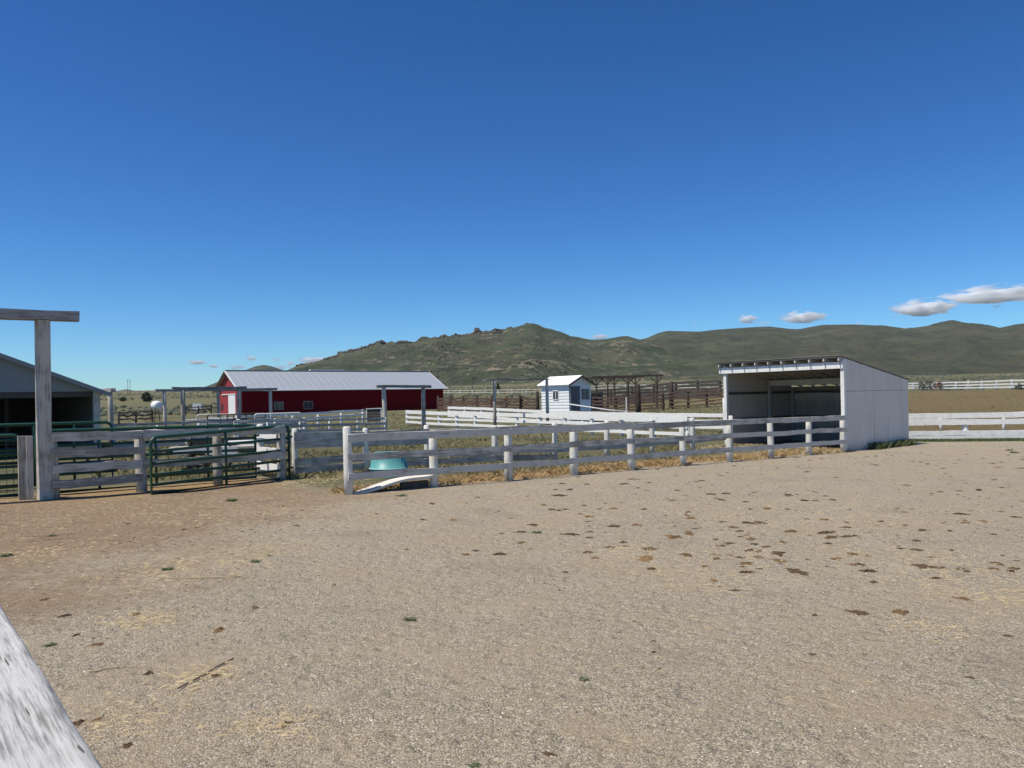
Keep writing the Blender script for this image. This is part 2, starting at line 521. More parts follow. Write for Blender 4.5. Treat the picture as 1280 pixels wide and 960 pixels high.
so = k.mix(k.math('MULTIPLY', k.step(cellg, 0.78, 0.92), 0.5), so, (0.40, 0.33, 0.26))
so = k.mix(k.math('MULTIPLY', k.step(k.noise(k.scaled(pos, (0.6, 1.3, 1)), 1.6, 6.0, 0.75), 0.50, 0.68), 0.65), so, (0.125, 0.078, 0.045))
so = k.mix(k.math('MULTIPLY', k.step(k.noise(k.scaled(pos, (0.5, 1.4, 1), (7, 3, 0)), 2.3, 6.0, 0.75), 0.54, 0.70), 0.6), so, (0.42, 0.31, 0.20))
sf = k.math('MULTIPLY', soil, k.step(k.math('ADD', k.noise(pos, 4.0, 6.0, 0.72), k.math('MULTIPLY', soil, 0.35)), 0.48, 0.82))
c = k.mix(sf, c, so)
dr = k.mix(k.noise(pos, 20.0, 5.0, 0.75), (0.20, 0.115, 0.055), (0.52, 0.36, 0.18))
stw = k.n('Attribute', p_attribute_name='straw').outputs['Fac']
c = k.mix(k.math('MULTIPLY', stw, k.math('MULTIPLY', k.step(k.noise(pos, 17.0, 6.0, 0.75), 0.52, 0.70), 0.7)), c, (0.47, 0.345, 0.185))
c = k.mix(dry, c, dr)
streak = k.noise(k.scaled(pos, (0.35, 1.0, 1.0)), 0.11, 6.0, 0.68)
gr1 = k.mix(k.noise(pos, 2.0, 5.0, 0.7), (0.085, 0.092, 0.042), (0.235, 0.20, 0.105))
gr2 = k.mix(k.noise(pos, 0.9, 6.0, 0.75), (0.062, 0.070, 0.042), (0.155, 0.145, 0.082))
gr = k.mix(k.step(streak, 0.40, 0.62), gr1, gr2)
px = k.n('SeparateXYZ', Vector=pos)
brown = k.math('MULTIPLY', k.step(px.outputs[0], 16.0, 26.0), k.step(px.outputs[1], 130.0, 100.0))
gr = k.mix(k.math('MULTIPLY', brown, 0.85), gr, k.mix(k.noise(pos, 0.5, 6.0, 0.75), (0.165, 0.100, 0.055), (0.165, 0.150, 0.062)))
farf = k.step(px.outputs[1], 150.0, 900.0)
farc = k.mix(k.noise(k.scaled(pos, (0.4, 1, 1)), 0.02, 7.0, 0.72), (0.080, 0.086, 0.048), (0.215, 0.185, 0.105))
gr = k.mix(farf, gr, farc)
c = k.mix(past, c, gr)
hgt = k.math('ADD', k.math('MULTIPLY', v1.outputs['Distance'], -0.6), k.math('ADD', k.math('MULTIPLY', fine, 0.25), k.math('MULTIPLY', tiny, 0.9)))
hgt = k.math('ADD', hgt, k.math('MULTIPLY', mid, 1.6))
hgt = k.math('ADD', hgt, k.math('MULTIPLY', k.step(k.n('TexVoronoi', Scale=5.5, Vector=k.n('VectorMath', p_operation='ADD', i0=pos, i1=k.n('VectorMath', p_operation='SCALE', i0=k.n('TexNoise', Scale=6.0, Vector=pos).outputs['Color'], Scale=0.12).outputs[0]).outputs[0]).outputs['Distance'], 0.15, 0.5), 1.3))
ground.data.materials.append(k.fin(c, 0.95, k.bump(hgt, 0.9, 0.022), spec=0.15))

# ================================================================== HILLS
def crest(points, depth):
    xs_, ys_, zs_ = [], [], []
    for i, (u, v) in enumerate(points):
        d = depth(u)
        rx, rz = ray(u, v)
        xs_.append(rx * d); ys_.append(d); zs_.append(HC + rz * d)
    return np.array(xs_), np.array(ys_), np.array(zs_)
def hill(name, pts, depth, wf, wb, step_x, step_y, mat, rough=0.08, seed=0, jag=0.0, power=1.35, ledge=0.0):
    cx, cy, cz = crest(pts, depth)
    x = np.arange(cx[0], cx[-1], step_x)
    t = np.concatenate([np.linspace(-1.02, 0, int(wf / step_y)), np.linspace(0, 1.02, int(wb / step_y / 2.5))[1:]])
    XC, T = np.meshgrid(x, t)
    C = np.interp(XC, cx, cy)
    Zc = np.interp(XC, cx, cz)
    Y = C + np.where(T < 0, T * wf, T * wb)
    X = XC * Y / C                                      # spurs run down and outwards from the plain's centre
    warp = (fbm(X * 0.0022, Y * 0.0022, seed + 1, 4) - 0.5)
    Tw = np.clip(np.abs(T) * (1 + warp * 0.9 * np.minimum(1, np.abs(T) * 4)), 0, 1.3)
    P = np.clip(1 - Tw, 0, 1) ** power
    if ledge:
        q = P * 7 + fbm(X * 0.004, Y * 0.004, seed + 5, 3) * 3
        P = P + ledge * (np.sin(q * 2 * np.pi) / (2 * np.pi) / 7) * np.minimum(1, np.abs(T) * 6)
    base = g(X, Y)
    rise = np.maximum(Zc - base, 0)
    gul = np.abs(fbm(X * 0.006 + warp * 2, Y * 0.0016, seed + 9, 4) - 0.5) * 2
    n = fbm(X * 0.012, Y * 0.012, seed + 3, 5) - 0.5
    env = np.minimum(1, np.abs(T) * 5) * np.clip((1 - np.abs(T)) * 3, 0, 1)
    Z = base - 2.5 + (rise + 2.5) * P + rise * env * (n * rough * 2.2 + (gul - 0.35) * rough * 1.3)
    if jag:
        jm = np.exp(-(T * wf / 60) ** 2)
        Z = Z + jag * jm * np.maximum(0, 0.6 * vnoise(X / 16, Y / 25, seed + 11) + 0.4 * vnoise(X / 6, Y / 9, seed + 12) - 0.42) * np.exp(-((XC / C + 0.10) / 0.16) ** 2)
    i = np.arange(X.size).reshape(X.shape)
    q = np.stack([i[:-1, :-1], i[:-1, 1:], i[1:, 1:], i[1:, :-1]], -1).reshape(-1, 4)
    o = np_obj(name, np.stack([X, Y, Z], -1).reshape(-1, 3), q, mat, nside=4, smooth=True)
    tag(o, None, None, kind='structure')
    return o, (cx, cy, cz), (X, Y, Z, T)

def hill_mat(name, dark, mid_, tan, rock_amt):
    k = NT(name)
    pos = k.n('NewGeometry').outputs['Position']
    n1 = k.noise(pos, 0.004, 6.0, 0.6)
    n2 = k.noise(pos, 0.03, 6.0, 0.7)
    sp = k.noise(pos, 0.16, 4.0, 0.8)
    band = k.noise(k.scaled(pos, (0.25, 0.25, 2.2)), 0.02, 5.0, 0.65)
    c = k.mix(k.step(n2, 0.3, 0.7), dark, mid_)
    c = k.mix(k.math('MULTIPLY', k.step(n1, 0.48, 0.66), 0.5), c, tan)
    c = k.mix(k.math('MULTIPLY', k.step(band, 0.52, 0.64), 0.5), c, tuple(q * 1.5 for q in mid_))
    c = k.mix(k.math('MULTIPLY', k.step(sp, 0.53, 0.66), 0.75), c, tuple(q * 0.33 for q in dark))
    c = k.mix(k.math('MULTIPLY', k.step(k.noise(k.scaled(pos, (1, 1, 1), (311, 97, 5)), 0.11, 5.0, 0.8), 0.60, 0.70), 0.5), c, tuple(q * 1.25 for q in tan))
    if rock_amt:
        rk = k.math('MULTIPLY', k.step(k.noise(pos, 0.011, 5.0, 0.7), 0.48, 0.60), k.step(k.noise(pos, 0.10, 5.0, 0.8), 0.47, 0.57))
        c = k.mix(k.math('MULTIPLY', rk, rock_amt), c, k.mix(k.step(k.noise(pos, 0.05, 3.0), 0.45, 0.6), (0.060, 0.054, 0.047), (0.26, 0.21, 0.155)))
    return k.fin(c, 0.95, k.bump(k.math('ADD', sp, n2), 0.9, 5.0), spec=0.1)
M['butte'] = hill_mat('butte_sage', (0.042, 0.053, 0.030), (0.080, 0.094, 0.052), (0.125, 0.112, 0.070), 0.9)
M['ridge'] = hill_mat('ridge_grass', (0.050, 0.056, 0.036), (0.082, 0.085, 0.051), (0.108, 0.094, 0.062), 0.0)
H1 = [(250, 500), (320, 480), (362, 463), (370, 459), (395, 453), (411, 449), (423, 446), (427, 442), (440, 440), (460, 434), (480, 430.5), (500, 428.5), (521, 427),
      (529, 424), (553, 422.5), (570, 421.5), (582, 419.5), (594, 417), (614, 415), (627, 414.5), (635, 411.5), (643, 409.5), (655, 406),
      (665, 403.8), (671, 405.5), (679, 410), (690, 411.5), (698, 414), (706, 417), (714, 420.5), (731, 423.5), (741, 424.5), (757, 424), (771, 421.5),
      (784, 420), (800, 424.5), (830, 432), (880, 445), (950, 462), (1050, 485)]
butte, c1, f1 = hill('rocky_hill', H1, lambda u: 1750 + 0.35 * (u - 360), 950, 600, 5.0, 7.0, M['butte'], 0.085, 100, jag=27.0, power=1.05, ledge=0.7)
H2 = [(640, 500), (740, 450), (800, 424.5), (810, 422), (822, 416.5), (834, 413.5), (851, 414), (875, 414.5), (895, 412), (924, 410), (940, 409), (962, 408), (986, 411), (998, 411.5),
      (1028, 406), (1066, 405.5), (1102, 407), (1143, 412.5), (1155, 412.5), (1179, 407), (1200, 402.5), (1215, 404.5), (1250, 411), (1280, 404), (1330, 396),
      (1400, 402), (1500, 410), (1650, 430), (1850, 480)]
ridge, c2, f2 = hill('grassy_ridge', H2, lambda u: 2900 - 0.25 * (u - 640), 1700, 900, 11.0, 14.0, M['ridge'], 0.085, 300, power=1.1)
H3 = [(200, 502), (245, 488), (268, 479), (290, 469), (308, 462), (320, 457.6), (330, 456), (340, 458), (352, 462), (380, 474), (420, 490)]
dome, c3, f3 = hill('round_hill', H3, lambda u: 3600, 1000, 700, 14, 20, M['ridge'], 0.03, 500, power=1.0)
H4 = [(-300, 492), (60, 489), (120, 491), (150, 488), (158, 486.2), (166, 488), (190, 489.5), (215, 489), (240, 490), (300, 488), (420, 489)]
far, c4, f4 = hill('far_mountains', H4, lambda u: 9200, 2000, 1500, 40, 200, M['ridge'], 0.05, 700, power=1.0)

# rock outcrops on the butte: angular blocks on its crest and flank
def height_on(fld, x, y):
    X, Y, Z, T = fld
    x0, dx = X[0, 0], X[0, 1] - X[0, 0]
    kc = int(np.argmin(np.abs(T[:, 0])))
    j = int(np.argmin(np.abs(X[kc] / Y[kc] - x / y)))
    return float(np.interp(y, Y[:, j], Z[:, j]))
def rocks(name, spots, mat):
    V, Fc = [], []
    basev = np.array([(1, 0, 0), (0, 1, 0), (-1, 0, 0), (0, -1, 0), (0.2, 0.1, 1), (0, 0, -0.6), (0.7, 0.7, 0.5), (-0.7, 0.6, 0.6), (-0.6, -0.7, 0.5), (0.7, -0.7, 0.6)])
    fc = [(0, 6, 9), (6, 4, 9), (0, 1, 6), (1, 7, 6), (6, 7, 4), (1, 2, 7), (2, 8, 7), (7, 8, 4), (2, 3, 8), (3, 9, 8), (8, 9, 4), (3, 0, 9), (1, 0, 5), (2, 1, 5), (3, 2, 5), (0, 3, 5)]
    for n_, (x, y, z, s, hh) in enumerate(spots):
        a = random.uniform(0, 6.28)
        r = basev * (1 + rng.uniform(-0.25, 0.25, basev.shape)) * np.array([s, s, hh])
        ca, sa = math.cos(a), math.sin(a)
        V.append(np.stack([r[:, 0] * ca - r[:, 1] * sa + x, r[:, 0] * sa + r[:, 1] * ca + y, r[:, 2] + z], -1))
        Fc.append(np.array(fc) + n_ * len(basev))
    return np_obj(name, np.concatenate(V), np.concatenate(Fc), mat)
spots = []
for _ in range(2600):                                   # along the crest
    u = random.triangular(370, 640, 560)
    d = 1750 + 0.35 * (u - 360)
    x = ray(u, 440)[0] * d
    y = d + random.uniform(-60, 10)
    if vnoise(np.array(x / 40), np.array(y / 60), 4) < 0.42: continue
    s = random.uniform(1.2, 4.6)
    spots.append((x, y, height_on(f1, x, y), s, s * random.uniform(0.6, 1.3)))
for uc, vc, du, dn, cnt in ((585, 447, 70, 70, 520), (650, 440, 110, 60, 520), (705, 453, 60, 50, 420), (470, 441, 90, 50, 420), (740, 438, 70, 50, 300), (850, 446, 50, 40, 160), (560, 466, 70, 50, 260), (520, 434, 80, 30, 360), (640, 426, 110, 30, 340), (600, 420, 60, 15, 240)):
    for _ in range(cnt):
        u = random.gauss(uc, du * 0.5)
        rz_t = ray(uc, vc)[1]
        lo, hi = 900.0, 1750 + 0.35 * (u - 360)
        for _k in range(14):                            # walk up the slope to where that height stands
            m_ = (lo + hi) / 2
            x = ray(u, vc)[0] * m_
            if (height_on(f1, x, m_) - HC) / m_ < rz_t: lo = m_
            else: hi = m_
        y = lo + random.gauss(0, dn)
        x = ray(u, vc)[0] * y
        s = random.uniform(0.7, 1.9) * random.choice((1, 1, 1.7))
        if float(vnoise(np.array(x / 55), np.array(y / 28), 21)) < 0.40: continue
        spots.append((x, y, height_on(f1, x, y) - 0.2 * s, s, s * random.uniform(0.5, 1.0)))
k = NT('outcrop_rock')
pos = k.n('NewGeometry').outputs['Position']
cr = k.mix(k.noise(pos, 0.4, 5.0, 0.7), (0.045, 0.043, 0.036), (0.13, 0.113, 0.088))
cr = k.mix(k.step(k.noise(pos, 0.03, 4.0, 0.7), 0.56, 0.64), cr, (0.33, 0.27, 0.20))
rk = rocks('rock_outcrops', spots, k.fin(cr, 0.9, spec=0.1))
tag(rk, 'dark jagged rock outcrops along the rocky hill and its flank', 'rocks', kind='stuff')

# sagebrush over the plain
def blobs(name, P, S, mat, label, cat):
    oc = np.array([(1, 0, .3), (0, 1, .3), (-1, 0, .3), (0, -1, .3), (0, 0, 1.0), (.6, .6, .75), (-.6, .6, .7), (-.6, -.6, .75), (.6, -.6, .7)])
    fc = np.array([(0, 1, 5), (1, 2, 6), (2, 3, 7), (3, 0, 8), (0, 5, 8), (1, 6, 5), (2, 7, 6), (3, 8, 7), (5, 6, 4), (6, 7, 4), (7, 8, 4), (8, 5, 4)])
    n = len(P)
    V = oc[None] * (1 + rng.uniform(-.3, .3, (n, 9, 3))) * S[:, None, None] + P[:, None, :]
    Fc = fc[None] + (np.arange(n) * 9)[:, None, None]
    o = np_obj(name, V.reshape(-1, 3), Fc.reshape(-1, 3), mat)
    return tag(o, label, cat, kind='stuff')
n = 9000
yy = 100 * (12 ** rng.random(n))
xx = rng.uniform(-0.78, 0.78, n) * yy
keep = fbm(xx * 0.012, yy * 0.012, 77, 3) > 0.43
keep &= ~((xx > 0) & (yy < 150)) & ~((xx < 12) & (yy < 135) & (xx > -45))
xx, yy = xx[keep], yy[keep]
M['sage'] = plain('sagebrush', (0.075, 0.085, 0.055), 0.9, 0.45, 0.5)
blobs('sagebrush_cover', np.stack([xx, yy, g(xx, yy)], -1), rng.uniform(0.25, 0.6, len(xx)) * (1 + yy / 900), M['sage'], 'grey green sagebrush dotted over the open plain', 'sagebrush')

# ================================================================== FRONT FENCE
Bp = G(1054, 565)
E1 = (Bp - A).normalized()
FL = (Bp - A).length
front = [A + E1 * (FL * i / 9) for i in range(10)]
ff = fence('long three-rail fence with weathered rails on white round posts, ending at the white shelter', front, [(1.365, 0.19), (0.90, 0.165), (0.42, 0.165)], M['post'], M['rail'], 1.43, 0.115,
           heights=[1.63] + [1.45] * 9)
# warped sheet lying under the first bay
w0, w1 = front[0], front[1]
root = thing('warped_plywood_sheet', 'warped pale plywood sheet lying under the first bay of the three-rail fence', 'sheet', (w0.x, w0.y, gz(*w0)), math.atan2(E1.y, E1.x))
vv, fc = [], []
L = (w1 - w0).length
for j, (yo, dz, th) in enumerate(((-0.12, 0, 0), (-0.12, 0, 1), (0.34, 0.0, 1), (0.34, 0.0, 0))):
    for i in range(13):
        t = i / 12
        h = 0.03 + 0.27 * float(sm(0.08, 0.75, t)) + 0.025 * math.sin(t * 6)
        vv.append((0.10 + t * (L - 0.16), yo, max(0.01, h + dz - (0 if th else 0.055))))
for j in range(4):
    for i in range(12):
        a, b = j * 13 + i, ((j + 1) % 4) * 13 + i
        fc.append((a, b, b + 1, a + 1))
fc += [(0, 39, 26, 13), (12, 25, 38, 51)]
sh = mesh_obj('sheet', vv, fc, wood('pale_sheet', (0.66, 0.63, 0.56), (0.40, 0.36, 0.30), 0.4), root)
box('shade_block', (L - 0.9, 0.05, -0.03), (L - 0.14, 0.17, 0.16), M['dark_inside'], root)  # dark block added to stand in for the shadow beneath the sheet

# ================================================================== GREY FENCE BY THE GATE FRAME + BACK FENCE
gp0 = G(56, 624)
k_end = G(352, 599)
lf = [gp0 + (k_end - gp0) * t for t in (0.03, 0.36, 0.69, 1.0)]
fence('weathered grey four-board fence running from the tall gate frame behind the green gate', lf, [(1.43, 0.21), (1.06, 0.19), (0.71, 0.20), (0.35, 0.19)], M['post_grey'], M['rail_grey'], 1.5, 0.13, bays=1, wob=0.012, thick=0.055, skip=((1, 1), (2, 1), (1, 3), (2, 3)))
bf = [Vector(p) for p in ((-6.45, 22.75), (-4.6, 24.05), (-2.83, 25.45), (-0.64, 26.6), (1.52, 27.7), (3.55, 29.15), (5.5, 30.4), (7.5, 32.1), (9.7, 34.2))]
fence('grey board fence with short white posts behind the three-rail fence, two upper boards touching', bf, [(1.16, 0.235), (0.915, 0.23), (0.44, 0.22), (0.17, 0.2)], M['post'], M['rail_grey'], 1.38, 0.1, wob=0.012,
      skip=((2, 1), (4, 1), (6, 1), (4, 3), (6, 3), (6, 0)))
# short cross fence at the gate post, boards in the sun
q0, q1 = G(352, 599), at(324, 23.3)
fence('short cross fence of three bright white boards joining the grey fence behind the green gate', [q1, q0], [(1.25, 0.2), (0.78, 0.21), (0.33, 0.22)], M['post'], M['rail_white'], 1.55, 0.12, bays=1)
# ================================================================== TALL GATE FRAME
root = thing('gate_frame', 'tall weathered gate frame of heavy square posts and a long cross beam', 'gate frame', (gp0.x, gp0.y, gz(*gp0)), TH)
H = 4.17
square_post('post', (0, 0, 0), H, 0.26, M['post_grey'], root, 0.16, (0.006, 0))
square_post('post', (-4.4, 0, 0), H, 0.31, M['post_grey'], root)
board('beam', (-5.2, 0, H + 0.115), (0.78, 0, H + 0.115), 0.22, 0.34, M['beam_grey'], root, wob=0.012, segs=8, end=0.04)
# short stub posts beside it
for i, u in enumerate((30, 38)):
    p = G(u, 624.5)
    o = square_post('stub_post', (p.x, p.y, gz(*p)), 1.48, 0.2 if i == 0 else 0.13, M['post_grey'], None, TH)
    tag(o, ('thick' if i == 0 else 'thin') + ' short grey stub post beside the tall gate frame post', 'post')

# ================================================================== GREEN PIPE GATES
def pipe_gate(label, a, b, h, mat, nrails=6, stiles=1, r=0.038, za=0.06, zb=0.06, round_both=True, group=None, lift=0.0, cat='gate'):
    root = thing('pipe_gate', label, cat, (a.x, a.y, gz(*a)), math.atan2(b.y - a.y, b.x - a.x), group)
    L = (b - a).length
    zb0 = gz(*b) - gz(*a) + zb
    def Pn(x, z): return (x, 0, za + (zb0 - za) * x / L + z + lift * x / L * z)
    c = 0.16
    pts = [Pn(0, 0), Pn(0, h - c)]
    for i in range(1, 5):
        t = math.pi / 2 * i / 4
        pts.append(Pn(c - c * math.cos(t), h - c + c * math.sin(t)))
    for i in range(0, 5):
        t = math.pi / 2 * i / 4
        pts.append(Pn(L - c + c * math.sin(t), h - c + c * math.cos(t)))
    pts += [Pn(L, 0)]
    pipe('frame', pts, r * 1.15, mat, root, closed=True)
    gaps = np.cumsum(np.linspace(0.8, 1.25, nrails - 1))
    for i in range(nrails - 2):
        z = h * gaps[i] / gaps[-1]
        pipe('rail', [Pn(0, z), Pn(L / 2, z - 0.004), Pn(L, z)], r, mat, root)
    for s in range(stiles):
        x = L * (s + 1) / (stiles + 1)
        pipe('stile', [Pn(x, 0), Pn(x, h)], r * 0.9, mat, root)
    for z in (0.25, h - 0.3):
        o = pipe('hinge', [Pn(L - 0.02, z), Pn(L + 0.12, z)], r * 0.8, mat, root)
    return root
ga, gb = G(189.5, 618.5), G(362, 598)
pipe_gate('open dark green pipe gate with six bars swung back against the grey fence', ga, gb, 1.36, M['green_pipe'], lift=0.10, zb=0.03, za=0.02)
n_lf = Vector((-(k_end - gp0).y, (k_end - gp0).x)).normalized()
pipe_gate('long green pipe panel standing right behind the grey four-board fence', gp0 + n_lf * 0.75, gp0 + n_lf * 0.75 + (k_end - gp0) * 0.93, 1.5, M['green_pipe'], stiles=3)
ga2 = at(-70, 19.0)
gb2 = at(139, 21.6)
pipe_gate('green pipe panel with a rounded corner in front of the open grey barn', ga2, gb2, 1.62, M['green_pipe'], stiles=3)
ga3 = at(24, 18.3)
gb3 = ga3 - E1 * 3.9
o = pipe_gate('closed dark green pipe gate filling the tall gate frame', gb3, ga3, 1.42, M['green_pipe'], nrails=6, stiles=2)
vs_, fs_ = [], []
nn = 0
for i in range(27):                                      # wire mesh welded in the lower half
    x = 3.9 * (i + 1) / 28
    vs_ += [(x - .006, 0.0, 0.08), (x + .006, 0.0, 0.08), (x + .006, 0.0, 1.36), (x - .006, 0.0, 1.36)]
    fs_.append((nn, nn + 1, nn + 2, nn + 3)); nn += 4
for i in range(9):
    z = 0.12 + i * 0.14
    vs_ += [(0, 0.004, z), (3.9, 0.004, z), (3.9, 0.004, z + .012), (0, 0.004, z + .012)]
    fs_.append((nn, nn + 1, nn + 2, nn + 3)); nn += 4
w_ = mesh_obj('wire_mesh', vs_, fs_, M['green_pipe'], o)

# ================================================================== OPEN GREY BARN
pb = at(126, 34.0)
root = thing('open_barn', 'grey metal gable barn with an open dark front behind green pipe panels', 'barn', (pb.x, pb.y, gz(*pb)), TH)
EH, WB, DB, SL = 2.80, 12.6, 14.0, 0.415
ap = EH + SL * WB / 2
# gable sheets (local x runs -WB..0 along the front)
for i in range(14):
    x0, x1 = -WB + WB * i / 14, -WB + WB * (i + 1) / 14
    def rz_(x): return EH + SL * (WB / 2 - abs(x + WB / 2))
    xm = [x0, x1] if not (x0 < -WB / 2 < x1) else [x0, -WB / 2, x1]
    vv = [(x, 0, EH - 0.02) for x in (x0, x1)] + [(x, 0, rz_(x) - 0.03) for x in reversed(xm)]
    vv2 = [(x, 0.04, z) for x, _, z in vv]
    m = len(vv)
    fc = [tuple(range(m)), tuple(reversed(range(m, 2 * m)))] + [(j, (j + 1) % m, (j + 1) % m + m, j + m)[::-1] for j in range(m)]
    mesh_obj('gable_sheet', vv + vv2, fc, M['grey_metal'], root)
for sgn in (-1, 1):
    xe, xr_ = (0.35, -WB / 2) if sgn > 0 else (-WB - 0.35, -WB / 2)
    ze = EH - SL * 0.35
    nn_ = 8
    for i in range(nn_):
        y0, y1 = -0.35 + (DB + 0.7) * i / nn_, -0.35 + (DB + 0.7) * (i + 1) / nn_ - 0.004
        vv = [(xe, y0, ze + .05), (xr_, y0, ap + .05), (xr_, y1, ap + .05), (xe, y1, ze + .05), (xe, y0, ze + .01), (xr_, y0, ap + .01), (xr_, y1, ap + .01), (xe, y1, ze + .01)]
        fc = [(0, 1, 2, 3), (7, 6, 5, 4), (0, 4, 5, 1), (1, 5, 6, 2), (2, 6, 7, 3), (3, 7, 4, 0)]
        mesh_obj('roof_sheet', vv, fc if sgn < 0 else [f[::-1] for f in fc], M['roof_metal'], root)
    a = (xe, -0.37, ze - 0.05); b = (xr_, -0.37, ap - 0.05)
    board('rake_trim', a, b, 0.17, 0.03, M['grey_metal'], root, wob=0)
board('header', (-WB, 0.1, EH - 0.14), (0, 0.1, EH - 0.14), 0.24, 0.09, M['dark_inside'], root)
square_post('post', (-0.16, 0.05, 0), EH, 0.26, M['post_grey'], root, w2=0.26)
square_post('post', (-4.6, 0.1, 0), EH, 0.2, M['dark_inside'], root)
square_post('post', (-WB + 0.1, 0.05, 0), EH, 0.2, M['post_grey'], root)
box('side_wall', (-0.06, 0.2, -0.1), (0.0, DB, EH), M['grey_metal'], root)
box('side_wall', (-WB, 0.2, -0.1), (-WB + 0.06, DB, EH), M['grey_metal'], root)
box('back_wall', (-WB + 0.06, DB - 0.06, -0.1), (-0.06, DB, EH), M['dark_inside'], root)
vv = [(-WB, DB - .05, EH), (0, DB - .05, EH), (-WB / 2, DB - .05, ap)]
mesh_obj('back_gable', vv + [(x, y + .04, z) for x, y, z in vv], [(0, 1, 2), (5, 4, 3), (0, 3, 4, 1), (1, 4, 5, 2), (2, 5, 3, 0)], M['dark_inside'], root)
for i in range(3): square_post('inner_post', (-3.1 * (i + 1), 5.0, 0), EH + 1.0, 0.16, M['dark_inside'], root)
# pale feed trough inside
p = at(88, 26.5)
root = thing('feed_trough', 'pale metal feed trough just inside the open grey barn', 'trough', (p.x, p.y, gz(*p)), TH)
vv = [(-.55, -.22, .5), (.55, -.22, .5), (.65, .28, .5), (-.65, .28, .5), (-.7, -.36, .78), (.7, -.36, .78), (.7, .36, .78), (-.7, .36, .78)]
mesh_obj('tub', vv, [(3, 2, 1, 0), (0, 1, 5, 4), (1, 2, 6, 5), (2, 3, 7, 6), (3, 0, 4, 7)], plain('trough_metal', (0.34, 0.35, 0.36), 0.5, 0.15), root)
for sx in (-.5, .5):
    for sy in (-.16, .2): square_post('leg', (sx, sy, 0), 0.52, 0.05, M['black'], root, below=0.02)

# ================================================================== SHELTER
ps = G(1055, 564.5)
WS, DS = 5.75, 5.5
root = thing('horse_shelter', 'white open-front livestock shelter with a sloping shed roof at the fence end', 'shelter', (ps.x, ps.y, gz(*ps)), TH)
HF, HB = 3.80, 2.88
def roofz(x): return HF + (HB - HF) * x / DS
# sheets of the sunless side: two rows split at 2.44 m, 1.22 m wide
xe = [0, 1.22, 2.44, 3.66, 4.88, DS]
for i in range(5):
    x0, x1 = xe[i] + (0.004 if i else 0), xe[i + 1] - 0.004
    for z0, z1, z1b in ((-0.05, 2.43, 2.43), (2.445, roofz(x0), roofz(x1))):
        dy = random.uniform(-0.006, 0.006)
        vv = [(x0, -0.03 + dy, z0), (x1, -0.03 + dy, z0), (x1, -0.03 + dy, z1b), (x0, -0.03 + dy, z1)]
        vv += [(x, y + 0.025, z) for x, y, z in vv]
        mesh_obj('wall_panel', vv, [(0, 1, 2, 3), (7, 6, 5, 4), (0, 4, 5, 1), (1, 5, 6, 2), (2, 6, 7, 3), (3, 7, 4, 0)], M['panel'], root)
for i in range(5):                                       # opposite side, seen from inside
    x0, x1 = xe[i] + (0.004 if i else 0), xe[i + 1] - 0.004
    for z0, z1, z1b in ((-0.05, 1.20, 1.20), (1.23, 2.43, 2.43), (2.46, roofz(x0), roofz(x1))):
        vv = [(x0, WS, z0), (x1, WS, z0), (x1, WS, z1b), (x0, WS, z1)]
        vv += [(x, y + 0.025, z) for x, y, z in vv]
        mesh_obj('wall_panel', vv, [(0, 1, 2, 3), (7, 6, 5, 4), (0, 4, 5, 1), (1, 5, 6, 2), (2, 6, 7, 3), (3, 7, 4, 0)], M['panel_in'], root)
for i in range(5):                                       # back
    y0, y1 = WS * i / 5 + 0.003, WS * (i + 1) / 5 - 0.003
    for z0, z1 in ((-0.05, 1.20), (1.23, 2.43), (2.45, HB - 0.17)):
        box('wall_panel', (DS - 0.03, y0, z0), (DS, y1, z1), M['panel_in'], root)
for z in (1.215, 2.44):
    board('girt', (0.1, WS - 0.03, z), (DS - 0.05, WS - 0.03, z), 0.12, 0.05, M['dark_inside'], root)
    board('girt', (DS - 0.06, 0.05, z), (DS - 0.06, WS - 0.06, z), 0.12, 0.05, M['dark_inside'], root)
    board('girt', (0.1, 0.04, z), (DS - 0.05, 0.04, z), 0.12, 0.05, M['dark_inside'], root)
pw = M['post_white']
square_post('post', (0.06, 0.0, 0), HF - 0.1, 0.17, pw, root, w2=0.15)
square_post('post', (0.06, WS - 0.04, 0), HF - 0.1, 0.15, pw, root)
M['panel_post'] = wood('inner_post_wood', (0.40, 0.38, 0.35), (0.25, 0.23, 0.2), 0.4, 'z')
square_post('post', (3.4, WS - 0.12, 0), roofz(3.4) - 0.3, 0.14, M['panel_post'], root)
square_post('post', (DS - 0.12, WS - 0.12, 0), HB - 0.2, 0.14, M['panel_post'], root)
square_post('post', (DS - 0.12, WS / 2, 0), HB - 0.2, 0.14, M['panel_post'], root)
square_post('post', (3.4, 0.1, 0), roofz(3.4) - 0.3, 0.14, M['panel_post'], root)
board('fascia', (-0.06, -0.06, HF - 0.30), (-0.06, WS + 0.22, HF - 0.30), 0.26, 0.05, M['rail_white'], root, wob=0.004)
board('girder', (3.4, 0.0, roofz(3.4) - 0.32), (3.4, WS - 0.05, roofz(3.4) - 0.32), 0.26, 0.10, wood('girder_wood', (0.55, 0.51, 0.45), (0.38, 0.33, 0.27), 0.4), root)
M['rafter'] = wood('rafter_wood', (0.50, 0.48, 0.44), (0.36, 0.32, 0.27), 0.45)
for i in range(10):
    y = 0.04 + (WS + 0.1) * i / 9
    board('rafter', (-0.22, y, roofz(-0.22) - 0.09), (DS + 0.15, y, roofz(DS + 0.15) - 0.09), 0.16, 0.05, M['rafter'], root, wob=0.003)
    t_ = board('rafter_tail', (-0.093, y, HF - 0.29), (-0.093, y, HF - 0.02), 0.032, 0.016, M['rail_grey'], root, up=(0, 1, 0), wob=0.002, segs=1)
